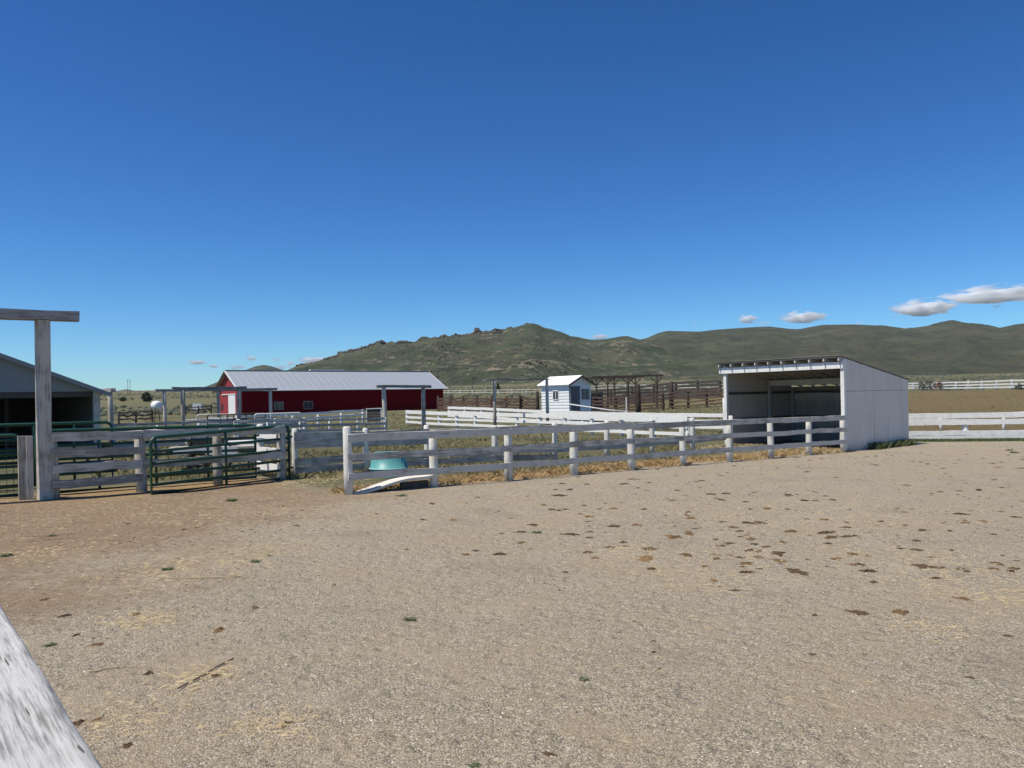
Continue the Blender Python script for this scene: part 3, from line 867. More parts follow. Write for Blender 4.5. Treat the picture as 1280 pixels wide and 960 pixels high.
for i in range(7):
    x = -0.1 + (DS + 0.2) * i / 6
    board('purlin', (x, -0.02, roofz(x) + 0.012), (x, WS + 0.25, roofz(x) + 0.012), 0.04, 0.09, M['rafter'], root, wob=0.002)
nsh = 7
for i in range(nsh):
    y0, y1 = -0.06 + (WS + 0.36) * i / nsh, -0.06 + (WS + 0.36) * (i + 1) / nsh - 0.004
    x0, x1 = -0.27, DS + 0.12
    z0, z1 = roofz(x0) + 0.035, roofz(x1) + 0.035
    vv = [(x0, y0, z0), (x1, y0, z1), (x1, y1, z1), (x0, y1, z0)]
    vv += [(x, y, z + 0.02) for x, y, z in vv]
    mesh_obj('roof_sheet', vv, [(3, 2, 1, 0), (4, 5, 6, 7), (0, 1, 5, 4), (1, 2, 6, 5), (2, 3, 7, 6), (3, 0, 4, 7)], plain('weathered_roof_sheet', (0.22, 0.20, 0.18), 0.8, 0.2) if i == 0 else bpy.data.materials['weathered_roof_sheet'], root)

# ================================================================== RED BARN
pr = at(302, 95.0)
pr_z = gz(*pr)
root = thing('red_barn', 'long red barn with a pale metal roof and white door in its gable', 'barn', (pr.x, pr.y, pr_z), TH)
LB, WG = 29.5, 9.6
EZ, RZ = 3.95 - pr_z, 6.45 - pr_z
mh = WG / 2
# long wall sheets
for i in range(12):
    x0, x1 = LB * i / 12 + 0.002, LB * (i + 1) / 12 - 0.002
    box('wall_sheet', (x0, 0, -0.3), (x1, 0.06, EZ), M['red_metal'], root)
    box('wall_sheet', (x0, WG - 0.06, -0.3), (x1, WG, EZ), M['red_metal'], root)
def gable(x0, x1, mat):
    vv = []
    for x in (x0, x1): vv += [(x, 0.06, -0.3), (x, WG - 0.06, -0.3), (x, WG - 0.06, EZ), (x, mh, RZ - 0.05), (x, 0.06, EZ)]
    fc = [(0, 4, 3, 2, 1), (5, 6, 7, 8, 9)] + [(j, (j + 1) % 5, (j + 1) % 5 + 5, j + 5) for j in range(5)]
    return mesh_obj('gable_wall', vv, fc, mat, root)
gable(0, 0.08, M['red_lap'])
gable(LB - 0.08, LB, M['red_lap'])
box('corner_board', (-0.03, -0.03, -0.3), (0.09, -0.002, EZ), M['red_lap'], root)
ov = 0.45
sl_ = (RZ - EZ) / mh
nr = 33
proto = None
for s in (0, 1):
    for i in range(nr):
        wdt = (LB + 2 * ov) / nr
        if proto is None:
            vv = []
            ye, ze = -ov, EZ - sl_ * ov
            prof = [(0, 0.0), (wdt * 0.06, 0.025), (wdt * 0.12, 0.0), (wdt * 0.5, 0.0), (wdt * 0.53, 0.01), (wdt * 0.56, 0.0), (wdt - 0.003, 0.0)]
            for (yy_, zz_) in ((ye, ze), (mh, RZ)):
                for px_, h_ in prof: vv.append((px_, yy_, zz_ + 0.04 + h_))
            m = len(prof)
            fc = [(j, j + 1, j + 1 + m, j + m) for j in range(m - 1)]
            proto = mesh_obj('roof_panel', vv, fc, M['roof_metal'], root)
            md = None
            me_ = proto.data
            proto.location = (-ov, 0, 0)
            continue
        o = bpy.data.objects.new('roof_panel', me_)
        COL.objects.link(o)
        o.parent = root
        if s == 0: o.location = (-ov + wdt * i, 0, 0)
        else:
            o.location = (-ov + wdt * (i + 1), WG, 0)
            o.rotation_euler = (0, 0, math.pi)
for xg in (-ov - 0.03, LB + ov + 0.03):
    for s, mt in ((0, M['white_trim']), (1, M['brown_rail'])):
        y0 = -ov if s == 0 else WG + ov
        board('rake_trim', (xg, y0, EZ - sl_ * ov - 0.04), (xg, mh, RZ - 0.04), 0.2, 0.05, mt, root, wob=0)
board('eave_trim', (-ov, -ov - 0.02, EZ - sl_ * ov - 0.02), (LB + ov, -ov - 0.02, EZ - sl_ * ov - 0.02), 0.1, 0.03, M['brown_rail'], root, wob=0)
board('ridge_cap', (-ov, mh, RZ + 0.07), (LB + ov, mh, RZ + 0.07), 0.05, 0.5, M['roof_metal'], root, wob=0)
box('ridge_vent', (11, mh - 0.25, RZ + 0.06), (16, mh + 0.25, RZ + 0.22), M['white_trim'], root)
d_ = box('door', (-0.05, 2.2, 0.02), (-0.005, 4.9, 2.55), plain('white_door', (0.80, 0.80, 0.79), 0.5, 0.04), root)
box('door_track', (-0.09, 2.0, 2.58), (-0.012, 7.4, 2.7), M['white_trim'], root)
box('side_door', (-0.03, 0.75, 0.0), (-0.006, 1.25, 1.45), M['dark_inside'], root)
box('meter_box', (-0.16, 0.45, 0.1), (-0.006, 0.72, 1.15), M['white_trim'], root)
box('small_window', (-0.03, 7.2, 0.5), (-0.006, 7.9, 1.5), M['glass'], root)
for x0, x1 in ((4.1, 5.35), (8.0, 9.25)):
    w = box('window', (x0, -0.035, 0.55), (x1, -0.004, 1.55), M['concrete_and_shaded_trim'], root)  # white frame coloured grey: the shade on this wall is put into it
    xm = (x0 + x1) / 2
    for a, b in ((x0 + 0.07, xm - 0.035), (xm + 0.035, x1 - 0.07)):
        pn = box('pane', (a, -0.05, 0.62), (b, -0.037, 1.48), M['glass'], None)
        pn.parent = w
        pn.location = Vector(((a + b) / 2, -0.0435, 1.05)) - w.location

# ================================================================== SMALL WHITE SHED
psd = at(712, 62.0)
SZ = 0.82
root = thing('white_shed', 'small white lap-sided shed with a dark door and white gable roof', 'shed', (psd.x, psd.y, SZ), TH)
LX, LY = 2.35, 3.45                                       # gable width along x, length along y
HE, HR = 2.46, 3.05
nb = 10
for i in range(nb):
    z0, z1 = HE * i / nb, HE * (i + 1) / nb
    vv = [(-0.045, 0, z0 + .004), (-0.012, 0, z1), (0.02, 0, z1), (0.02, 0, z0 + .004)]
    vv += [(x, LY, z) for x, _, z in vv]
    mesh_obj('siding_board', vv, [(0, 3, 2, 1), (4, 5, 6, 7), (0, 1, 5, 4), (1, 2, 6, 5), (2, 3, 7, 6), (3, 0, 4, 7)], M['white_trim'], root)
    vv = [(0.02, -0.045, z0 + .004), (0.02, -0.012, z1), (0.02, 0.02, z1), (0.02, 0.02, z0 + .004)]
    vv += [(LX, y, z) for _, y, z in vv]
    mesh_obj('siding_board', vv, [(0, 1, 2, 3), (7, 6, 5, 4), (0, 4, 5, 1), (1, 5, 6, 2), (2, 6, 7, 3), (3, 7, 4, 0)], M['white_trim'], root)
box('wall', (LX - 0.03, 0.02, 0), (LX, LY, HE), M['white_trim'], root)
box('wall', (0.02, LY - 0.03, 0), (LX - 0.03, LY, HE), M['white_trim'], root)
for y in (0.0, LY - 0.03):
    vv = [(0, y, HE + .002), (LX, y, HE + .002), (LX / 2, y, HR - 0.02)]
    mesh_obj('gable', vv + [(a, b + .03, c_) for a, b, c_ in vv], [(0, 1, 2), (5, 4, 3), (0, 3, 4, 1), (1, 4, 5, 2), (2, 5, 3, 0)], M['white_trim'], root)
sl2 = (HR - HE) / (LX / 2)
M['white_roof'] = plain('white_roof_sheet', (0.86, 0.86, 0.85), 0.5, 0.05, 2)
for s in (-1, 1):
    xo = 0.28
    x_e = -xo if s < 0 else LX + xo
    vv = [(x_e, -0.3, HE - sl2 * xo + .03), (LX / 2, -0.3, HR + .03), (LX / 2, LY + .3, HR + .03), (x_e, LY + .3, HE - sl2 * xo + .03)]
    vv += [(a, b, c_ + .05) for a, b, c_ in vv]
    fc = [(3, 2, 1, 0), (4, 5, 6, 7), (0, 1, 5, 4), (1, 2, 6, 5), (2, 3, 7, 6), (3, 0, 4, 7)]
    mesh_obj('roof_slope', vv, fc if s < 0 else [f[::-1] for f in fc], M['white_roof'], root)
    board('rake_trim', (x_e, -0.32, HE - sl2 * xo - .01), (LX / 2, -0.32, HR - .01), 0.13, 0.03, M['brown_rail'], root, wob=0)
box('corner_trim', (-0.05, -0.06, 0), (0.015, -0.046, HE), plain('slate_trim', (0.10, 0.11, 0.14), 0.6), root)
dr_ = box('door', (0.12, -0.09, 0.02), (1.08, -0.05, 2.1), plain('grey_door', (0.10, 0.105, 0.12), 0.5), root)
h_ = box('handle', (0, 0, 0), (0.05, 0.05, 0.12), M['white_trim'], None)
h_.parent = dr_; h_.location = (0.38, -0.045, 0)
board('door_trim', (0.05, -0.065, 2.17), (1.15, -0.065, 2.17), 0.13, 0.03, bpy.data.materials['slate_trim'], root, wob=0)
for x0, x1 in ((1.32, 1.68), (1.78, 2.14)):
    w = box('window', (x0, -0.08, 1.15), (x1, -0.046, 2.0), bpy.data.materials['slate_trim'], root)
    pn = box('pane', (-(x1 - x0) / 2 + .05, -0.03, -0.36), ((x1 - x0) / 2 - .05, -0.019, 0.36), M['glass'], None)
    pn.parent = w; pn.location = (0, -0.0245, 0)
w = box('window', (-0.08, 1.25, 1.15), (-0.046, 1.95, 1.95), M['white_trim'], root)
for a in (-0.17, 0.17):
    pn = box('pane', (-0.005, -0.13, -0.33), (0.005, 0.13, 0.33), M['glass'], None)
    pn.parent = w; pn.location = (-0.024, a, 0)
box('skid_base', (0.03, 0.03, -0.75), (LX - 0.03, LY - 0.03, 0.0), M['concrete_and_shaded_trim'], root)

# ================================================================== WHITE FENCES OF THE BACK PENS
w1s = at(860, 40.6)
fence('long white board fence with round posts crossing the back pens to the shelter', run(w1s, E2, [2.44 * i for i in range(13)]), [(1.10, 0.26), (0.66, 0.16), (0.28, 0.18)], M['post_white'], M['rail_white'], 1.14, 0.13, side=-1)
w2s = at(908, 47.5)
fence('second long white two-board fence just behind the first, in front of the small shed', run(w2s, E2, [2.6 * i for i in range(13)]), [(1.02, 0.23), (0.62, 0.22), (0.28, 0.2)], M['post_white'], M['rail_white'], 1.12, 0.11, side=-1)
# tall post near the shelter
pp = at(907, 40.0)
o = round_post('post', (pp.x, pp.y, gz(*pp)), 2.2, 0.16, M['post_white'], None)
o.name = 'corner_post'
tag(o, 'tall thick white round post beside the front corner of the white shelter', 'post')
wr0, wr1 = G(1120, 551), G(1360, 549)
dd = (wr1 - wr0).normalized()
fence('white board fence beyond the shelter with four boards above a grassy edge', run(wr0, dd, [3.05 * i for i in range(4)]), [(1.20, 0.25), (0.87, 0.25), (0.36, 0.22), (0.12, 0.24)], M['post_white'], M['rail_white'], 0.98, 0.15, side=1, bays=1, thick=0.05)
wq = at(1100, 45.5)
fence('low single-rail white fence in the dip behind the four-board fence', run(wq, Vector((0.96, -0.28)), [3.2 * i for i in range(5)]), [(0.55, 0.12)], M['post_white'], M['rail_white'], 0.7, 0.09, bays=1)
# far fences on the rise
fa0, fa1 = at(1310, 97.0), at(1130, 143.0)
dd = (fa1 - fa0).normalized()
fence('far white three-rail fence on the brown rise beyond the shelter', run(fa0, dd, np.arange(0, (fa1 - fa0).length, 4.2)), [(1.28, 0.2), (0.82, 0.2), (0.4, 0.2)], M['post_white'], M['rail_white'], 1.42, 0.14, side=-1)
fb0, fb1 = fa1, at(545, 250.0)
dd = (fb1 - fb0).normalized()
fence('very distant white rail fence at the edge of the plain behind the brown corral', run(fb0, dd, np.arange(0, (fb1 - fb0).length, 6.0)), [(1.5, 0.16), (0.8, 0.16)], M['post_white'], M['rail'], 1.65, 0.13, side=-1, bays=3)
# weathered pen between the grey fence and the red barn
w5 = at(345, 36.0)
fence('grey five-rail pen with thin white posts below the red barn', run(w5, E1, [-1.9, -0.4, 1.13, 2.6, 4.1, 5.6]), [(1.27, 0.10), (1.02, 0.12), (0.78, 0.12), (0.54, 0.12), (0.28, 0.12)], M['post_white'], M['rail_grey'], 1.32, 0.06, side=1, thick=0.03)
w4 = at(142, 36.0)
fence('pale board fence behind the green panel with a bright top rail', run(w4, E1, [0, 1.9, 3.8, 5.7, 7.6, 9.2]), [(1.22, 0.12), (0.95, 0.2), (0.62, 0.14), (0.25, 0.2)], M['post_white'], M['rail'], 1.28, 0.09)
w3a, w3b = at(296, 54.5), at(458, 66.0)
dd = (w3b - w3a).normalized()
fence('thin white two-rail fence along the front of the red barn', run(w3a, dd, [i * 2.6 for i in range(6)]), [(1.22, 0.17), (0.86, 0.17)], M['post_white'], M['rail_white'], 1.28, 0.11, side=1)
# dark opening in a white frame at its end
root = thing('loading_chute_gate', 'small white framed gate with a dark boarded middle at the thin white fence end', 'gate', (w3b.x, w3b.y, gz(*w3b)), 0.1)
for x in (0, 1.25): square_post('post', (x, 0, 0), 1.35, 0.1, M['post_white'], root)
for i in range(4): board('board', (0.05, 0.0, 0.35 + 0.26 * i), (1.2, 0.0, 0.35 + 0.26 * i), 0.24, 0.03, M['dark_inside'], root, wob=0.002)
board('top_rail', (-0.05, -0.05, 1.33), (1.3, -0.05, 1.33), 0.07, 0.04, M['rail_white'], root)

# ================================================================== GATE FRAMES IN THE BACK PENS
def post_frame(label, p, dists, h, d=E1, r=0.13, ov=(0.4, 0.45), lean=0.02, group=None, bt=0.17):
    root = thing('gate_frame', label, 'gate frame', (p.x, p.y, gz(*p)), math.atan2(d.y, d.x), group)
    for t in dists:
        q = p + d * t
        round_post('post', (t, 0, gz(*q) - gz(*p)), h - (gz(*q) - gz(*p)), r, M['post_grey'], root, (random.uniform(-lean, lean), random.uniform(-lean, lean)))
    board('beam', (dists[0] - ov[0], 0, h + bt / 2 - 0.01), (dists[-1] + ov[1], 0, h + bt / 2 - 0.01), bt, 0.24, M['beam_grey'], root, wob=0.012, segs=6, end=0.05)
    return root
post_frame('weathered gate frame of three posts under one long beam before the red gable', at(206, 55.0), [0, 3.75, 7.6], 3.12, ov=(0.6, 0.5))
post_frame('two-post weathered gate frame between the three-post frame and the green gate', at(228, 45.0), [0, 3.23], 2.98, ov=(0.5, 0.5), r=0.14)
post_frame('single grey post with a beam end at the corner of the open grey barn', at(139, 43.0), [0, 4.0], 2.92, d=Vector((-0.66, 0.75)), r=0.14, ov=(0.55, 0.4), bt=0.2)
post_frame('two-post weathered gate frame before the long dark wall of the red barn', at(481, 50.0), [0, 2.85], 3.0, ov=(0.55, 0.6), r=0.14)
post_frame('tall leaning two-post gate frame with a thin beam in front of the small shed', at(618, 50.0), [0, 4.4], 3.40, ov=(0.75, 0.1), r=0.115, bt=0.10)

# ================================================================== BROWN CORRAL
c1a, c1b = at(548, 96.0), at(676, 82.0)
dd = (c1b - c1a).normalized()
fence('reddish brown plank corral fence between the red barn and the small shed', run(c1a, dd, np.arange(0, (c1b - c1a).length + 1.5, 2.6)), [(1.5, 0.2), (1.17, 0.24), (0.85, 0.24), (0.52, 0.24), (0.2, 0.24)], M['brown_post'], M['brown_rail'], 1.85, 0.15, bays=1, wob=0.02)
c2a, c2b = at(742, 79.0), at(832, 76.0)
dd = (c2b - c2a).normalized()
fence('dark brown corral fence of five planks beneath the pole frame', run(c2a, dd, np.arange(0, (c2b - c2a).length + 1, 2.4)), [(1.55, 0.16), (1.2, 0.18), (0.86, 0.18), (0.52, 0.18), (0.22, 0.18)], M['brown_post'], M['brown_rail'], 1.75, 0.15, bays=1, wob=0.02)
c3a, c3b = at(838, 76.5), at(915, 72.0)
dd = (c3b - c3a).normalized()
fence('brown corral fence with slanting rails between the pole frame and the shelter', run(c3a, dd, np.arange(0, (c3b - c3a).length + 1, 2.0)), [(1.62, 0.13), (1.3, 0.13), (0.98, 0.13), (0.64, 0.13), (0.3, 0.13)], M['brown_post'], M['brown_rail'], 1.8, 0.13, bays=2, wob=0.04)
c4a, c4b = at(738, 99.0), at(905, 95.0)
dd = (c4b - c4a).normalized()
fence('back row of dark corral planks behind the pole frame', run(c4a, dd, np.arange(0, (c4b - c4a).length + 1, 2.7)), [(2.0, 0.3), (1.55, 0.3), (1.1, 0.3), (0.65, 0.3), (0.25, 0.3)], M['brown_post'], M['dark_inside'], 2.2, 0.16, bays=1, wob=0.02)
c5a, c5b = at(737, 84.0), at(752, 97.0)
dd = (c5b - c5a).normalized()
fence('dark solid-boarded chute side next to the small shed', run(c5a, dd, np.arange(0, (c5b - c5a).length + 1, 2.7)), [(1.7, 0.36), (1.32, 0.36), (0.94, 0.36), (0.56, 0.36), (0.18, 0.36)], M['brown_post'], M['dark_inside'], 1.95, 0.15, bays=1)
for u, d, h, r, lb in ((672, 80, 2.35, 0.17, 'tall dark post at the end of the reddish corral fence by the small shed'),
                       (798, 72, 2.75, 0.22, 'thick tall brown post standing before the pole frame'),
                       (840, 77, 2.75, 0.2, 'tall brown post where the slanting-rail corral fence begins'),
                       (650, 84, 2.0, 0.12, 'slim brown post at the middle of the reddish corral fence')):
    p = at(u, d)
    o = round_post('corral_post', (p.x, p.y, gz(*p)), h, r, M['brown_post'], None, taper=0.95)
    tag(o, lb, 'post')
# pole frame with knee braces
pf0 = at(748, 86.0)
root = thing('pole_frame', 'dark roofless pole frame with knee braces above the corral', 'pole frame', (pf0.x, pf0.y, gz(*pf0)), -0.02)
PH = 3.55
pxs = [0.0, 2.0, 4.25, 6.2]
for row, (yo, xs_) in enumerate(((-3.0, (0.75, 2.95, 6.05)), (2.0, (0.0, 2.05, 4.45)))):
    for x in xs_:
        q = (x, yo, gz(pf0.x + x, pf0.y + yo) - gz(*pf0))
        round_post('post', q, PH - q[2] + 0.05, 0.11, M['brown_post'], root, (0.004, 0))
        for s in (-1, 1):
            board('knee_brace', (x, yo, PH - 0.75), (x + s * 0.62, yo, PH - 0.05), 0.1, 0.07, M['brown_post'], root, wob=0.003, segs=1)
    board('beam', (-1.2 if row else -0.9, yo, PH + 0.09), (6.75 if not row else 5.4, yo, PH + 0.12), 0.17, 0.17, M['brown_post'], root)
for z in (1.9,):
    board('cross_rail', (-1.0, -3.1, z), (6.3, -3.1, z), 0.12, 0.06, M['brown_post'], root)
# white swing arm and its braced post
p = at(783, 60.0)
root = thing('swing_arm', 'thin white swing arm gate with a braced post behind the white fences', 'gate', (p.x, p.y, gz(*p)), 0)
square_post('post', (0, 0, 0), 2.1, 0.09, M['post_white'], root)
board('brace', (-0.4, 0, 0.62), (0.05, 0, 1.15), 0.06, 0.05, M['rail_white'], root, segs=1)
pipe('arm', [(-4.4, 0.5, 1.65), (-1.3, 0.0, 1.12), (0, 0.05, 1.0)], 0.055, M['white_pipe'], root)

# ================================================================== WATER TUB, CLUTTER
tub_p = tp = at(484.5, 22.5)
root = thing('stock_tub', 'upturned turquoise plastic stock tub behind the three-rail fence', 'tub', (tp.x, tp.y, gz(*tp)), 0.3)
prof = [(0.56, 0.0), (0.575, 0.02), (0.56, 0.05), (0.55, 0.24), (0.56, 0.245), (0.56, 0.285), (0.54, 0.29), (0.49, 0.64), (0.47, 0.70), (0.43, 0.72), (0.0, 0.715)]
vv, fc = [], []
NS = 28
for r_, z_ in prof[:-1]:
    for i in range(NS):
        a = 2 * math.pi * i / NS
        q = r_ * (1 - (0.018 if (i % 4 == 0 and 0.3 < z_ < 0.66) else 0))
        vv.append((q * math.cos(a) * 1.0, q * math.sin(a), z_))
for j in range(len(prof) - 2):
    for i in range(NS):
        a, b = j * NS + i, j * NS + (i + 1) % NS
        fc.append((a, b, b + NS, a + NS))
fc.append(tuple((len(prof) - 2) * NS + i for i in range(NS)))
mesh_obj('tub', vv, fc, M['teal'], root, smooth=True).data.polygons[-1].use_smooth = False
pipe('rim_band', [(0.567 * math.cos(t), 0.567 * math.sin(t), 0.265) for t in np.linspace(0, 2 * math.pi, 28, endpoint=False)], 0.014, plain('pale_teal', (0.42, 0.68, 0.64), 0.5), root, n=6, closed=True)
# flat trailer with a black engine behind the gate
tp = at(262, 25.5)
root = thing('flat_trailer', 'low flat trailer with a pale plank deck behind the green gate', 'trailer', (tp.x, tp.y, gz(*tp)), 0.28)
for i in range(4): board('deck_plank', (-1.25, -0.5 + 0.3 * i, 0.72), (1.45, -0.5 + 0.3 * i, 0.72), 0.05, 0.28, M['rail'], root, wob=0.004)
board('side_board', (-1.05, -0.68, 0.66), (0.9, -0.68, 0.60), 0.24, 0.03, M['rail_white'], root)
for y in (-0.5, 0.4): board('chassis_rail', (-1.3, y, 0.6), (2.2, y * 0.3, 0.55), 0.1, 0.06, M['black'], root)
for sx in (-0.35, ):
    for sy in (-0.72, 0.62):
        pts = [(sx + 0.29 * math.cos(t), sy, 0.30 + 0.29 * math.sin(t)) for t in np.linspace(0, 2 * math.pi, 18, endpoint=False)]
        pipe('tyre', pts, 0.075, M['black'], root, n=6, closed=True)
for x in (1.2, 2.1): square_post('jack_leg', (x, -0.1, 0), 0.56, 0.06, M['black'], root, below=0.02)
base_z = gz(*tp) + 0.75
root = thing('engine', 'black engine and pump sitting on the low flat trailer', 'engine', (tp.x - 0.12, tp.y, base_z), 0.28)
box('block', (-0.42, -0.22, 0.0), (0.25, 0.2, 0.28), M['black'], root)
box('tank', (0.27, -0.2, 0.02), (0.95, 0.2, 0.2), M['black'], root)
pipe('flywheel', [(-0.56, 0, 0.17), (-0.43, 0, 0.17)], 0.16, M['black'], root, n=16)
pipe('pulley', [(-0.66, 0, 0.17), (-0.57, 0, 0.17)], 0.07, M['white_pipe'], root, n=12)
pipe('exhaust', [(0.0, 0.05, 0.28), (0.0, 0.05, 0.4), (0.25, 0.05, 0.4)], 0.035, M['black'], root)
pipe('handle_bar', [(0.95, 0, 0.1), (1.25, 0, 0.34), (1.45, 0, 0.36)], 0.025, M['black'], root)
p = at(311, 25.0)
root = thing('pale_pole', 'pale thin pole laid level from the trailer to the short white cross fence', 'pole', (p.x, p.y, gz(*p)), 0)
pipe('pole', [(-0.75, 0.2, 0.93), (0.45, -0.5, 0.98)], 0.035, M['white_pipe'], root)
square_post('support', (-0.7, 0.17, 0), 0.93, 0.06, M['black'], root, below=0.02)
# fuel tank on a stand
p = at(196, 80.0)
root = thing('fuel_tank', 'round white fuel tank on a tall leg stand in the pasture', 'tank', (p.x, p.y, gz(*p)), math.atan2(p.y, p.x) + 0.45)
zc = HC - gz(*p) - 0.03
vv, fc = [], []
NS = 20
tp_ = [(-0.55, 0.0), (-0.53, 0.24), (-0.46, 0.41), (-0.38, 0.46), (0.38, 0.46), (0.46, 0.41), (0.53, 0.24), (0.55, 0.0)]
for x_, r_ in tp_:
    for i in range(NS):
        a = 2 * math.pi * i / NS
        vv.append((x_, max(r_, .01) * math.cos(a), zc + max(r_, .01) * math.sin(a)))
for j in range(len(tp_) - 1):
    for i in range(NS):
        a, b = j * NS + i, j * NS + (i + 1) % NS
        fc.append((a, a + NS, b + NS, b))
mesh_obj('tank', vv, fc, M['white_trim'], root, smooth=True)
for sx in (-0.42, 0.42):
    for sy in (-1, 1): board('leg', (sx * 1.2, sy * 0.55, -0.1), (sx, sy * 0.35, zc - 0.3), 0.07, 0.07, M['rust_pipe'], root, up=(0, 1, 0), wob=0.002, segs=1)
    board('cross_bar', (sx, -0.5, 0.5), (sx, 0.5, 0.5), 0.06, 0.05, M['rust_pipe'], root, segs=1)
# livestock panels and lumber before the red barn's gable
for i, (u, d, ang, L, mt, lb) in enumerate(((246, 52, 0.5, 2.6, 'white_pipe', 'white pipe livestock panel leaning among clutter before the red barn gable'),
                                           (259, 50, 0.2, 2.4, 'black', 'black pipe livestock panel beside the white one before the red barn gable'),
                                           (284, 53, 0.9, 3.0, 'rust_pipe', 'rusty pipe livestock panel at the foot of the three-post frame'),
                                           (318, 50, 0.5, 3.0, 'white_pipe', 'white pipe livestock panel by the end of the thin white fence'))):
    p = at(u, d)
    q = p + Vector((math.cos(ang), math.sin(ang))) * L
    pipe_gate(lb, p, q, 1.35, M[mt], nrails=6, stiles=2, r=0.035, group='livestock panels before the red barn', cat='panel')
p = at(263, 54.0)
root = thing('lumber_pile', 'loose pile of white boards before the red barn gable', 'lumber', (p.x, p.y, gz(*p)), 0.3)
for i in range(14):
    x, y, z = random.uniform(-2.2, 0.4), random.uniform(-0.6, 0.6), 0.06 + 0.085 * i
    board('plank', (x, y, z), (x + random.uniform(1.6, 2.8), y + random.uniform(-0.5, 0.5), z + random.uniform(-0.03, 0.05)), 0.07, 0.22, M['rail_white'], root, segs=1)
c4a, c4b = at(148, 72.0), at(196, 76.0)
dd = (c4b - c4a).normalized()
fence('sagging brown rail fence beside the white fuel tank', run(c4a, dd, [0, 1.9, 3.8]), [(1.2, 0.1), (0.85, 0.1), (0.5, 0.1)], M['brown_post'], M['brown_rail'], 1.3, 0.09, bays=1, wob=0.05)
c4a, c4b = at(232, 105.0), at(272, 110.0)
dd = (c4b - c4a).normalized()
fence('low distant brown fence in the pasture left of the red gable'.replace(' left of', ' beside'), run(c4a, dd, [0, 2.2, 4.4]), [(1.1, 0.12), (0.7, 0.12)], M['brown_post'], M['brown_rail'], 1.25, 0.1, bays=1, wob=0.05)
p = at(247, 130.0)
root = thing('stock_trailer', 'tiny far white box trailer in the pasture beyond the barn', 'trailer', (p.x, p.y, gz(*p)), 0.2)
box('body', (-0.7, -0.6, 0.45), (0.7, 0.6, 1.5), M['white_trim'], root)
for sx in (-0.3, 0.3): pipe('wheel', [(sx, -0.65, 0.25), (sx, 0.65, 0.25)], 0.25, M['black'], root, n=12)

# utility poles
def utility(label, u, d, h, two=False):
    p = at(u, d)
    root = thing('utility_pole', label, 'utility pole', (p.x, p.y, gz(*p)), 0)
    for x in ((0, 2.2) if two else (0,)): round_post('pole', (x, 0, 0), h, 0.16, M['brown_post'], root)
    board('crossarm', (-0.9, 0, h - 0.8), (3.1 if two else 0.9, 0, h - 0.8), 0.16, 0.12, M['brown_post'], root, segs=1)
    return root
utility('distant twin wooden utility pole on the open plain', 160, 700, 15, True)
utility('distant single wooden utility pole below the rocky hill', 591, 430, 6.4)

# ================================================================== TREES AND SHRUBS
def leafy(name, label, cat, p, h, r, kind, n, mat, group=None, leaf=0.12):
    root = thing(name, label, cat, (p.x, p.y, gz(*p)), 0, group)
    if kind != 'shrub':
        round_post('trunk', (0, 0, 0), h * (0.9 if kind == 'cone' else 0.5), 0.04 * h * 0.6 + 0.02, M['brown_post'], root, taper=0.4)
    else:
        round_post('stem', (0, 0, 0), h * 0.6, 0.03, M['brown_post'], root, taper=0.5)
    V = np.zeros((n, 3, 3))
    for i in range(n):
        if kind == 'cone':
            z = random.random() ** 1.3
            rr = r * (1 - z) ** 0.9 * math.sqrt(random.random()) + 0.02
            c_ = (0, 0, 0.1 * h + 0.9 * h * z)
        else:
            z = random.random()
            prof_ = math.sin(math.pi * min(1, 0.12 + 0.88 * z)) ** 0.5 if kind != 'shrub' else (1 - z * z) ** 0.5
            rr = r * prof_ * random.random() ** 0.4
            c_ = (0, 0, h * (0.12 + 0.86 * z))
        a = random.uniform(0, 6.283)
        lump = 1 + 0.3 * math.sin(3 * a + 5 * z) * math.sin(9 * z)
        c_ = np.array([math.cos(a) * rr * lump, math.sin(a) * rr * lump, c_[2]])
        V[i] = c_ + rng.normal(0, leaf, (3, 3))
    np_obj('crown', V.reshape(-1, 3), np.arange(n * 3).reshape(-1, 3), mat, root)
    return root
M['juniper'] = plain('juniper_foliage', (0.03, 0.045, 0.026), 0.9, 0.4, 2)
M['grey_leaf'] = plain('grey_green_foliage', (0.10, 0.11, 0.085), 0.9, 0.4, 3)
M['red_leaf'] = plain('russet_foliage', (0.16, 0.06, 0.05), 0.9, 0.4, 3)
leafy('conifer_tree', 'small dark conical conifer standing alone below the rocky hill', 'tree', at(623, 330), 3.4, 1.15, 'cone', 900, M['juniper'], leaf=0.16)
leafy('juniper_tree', 'round dark juniper on the plain near the white fuel tank', 'tree', at(184, 230), 2.9, 1.5, 'round', 900, M['juniper'], leaf=0.16)
leafy('juniper_bush', 'small dark bush on the plain near the twin utility pole', 'bush', at(154, 260), 1.4, 1.2, 'round', 400, M['juniper'], leaf=0.16)
for i, (u, d, h, r, mt, lb) in enumerate(((1152, 130, 1.5, 0.8, 'grey_leaf', None), (1159, 129, 1.55, 0.8, 'grey_leaf', None), (1165, 128, 1.6, 0.9, 'grey_leaf', None),
        (1175, 127, 1.4, 0.8, 'red_leaf', 'russet red shrub among the grey shrubs at the far white fence'),
        (1184, 126, 1.2, 0.9, 'grey_leaf', None), (1194, 125, 1.2, 0.9, 'grey_leaf', None), (1202, 123, 1.4, 0.7, 'grey_leaf', None), (1222, 120, 0.9, 1.1, 'grey_leaf', None), (1277, 103, 0.8, 0.8, 'grey_leaf', None))):
    leafy('shrub', lb or 'grey green shrub at the foot of the far white fence', 'shrub', at(u, d), h, r, 'shrub', 260, M[mt], None if lb else 'grey shrubs along the far fence', leaf=0.09)

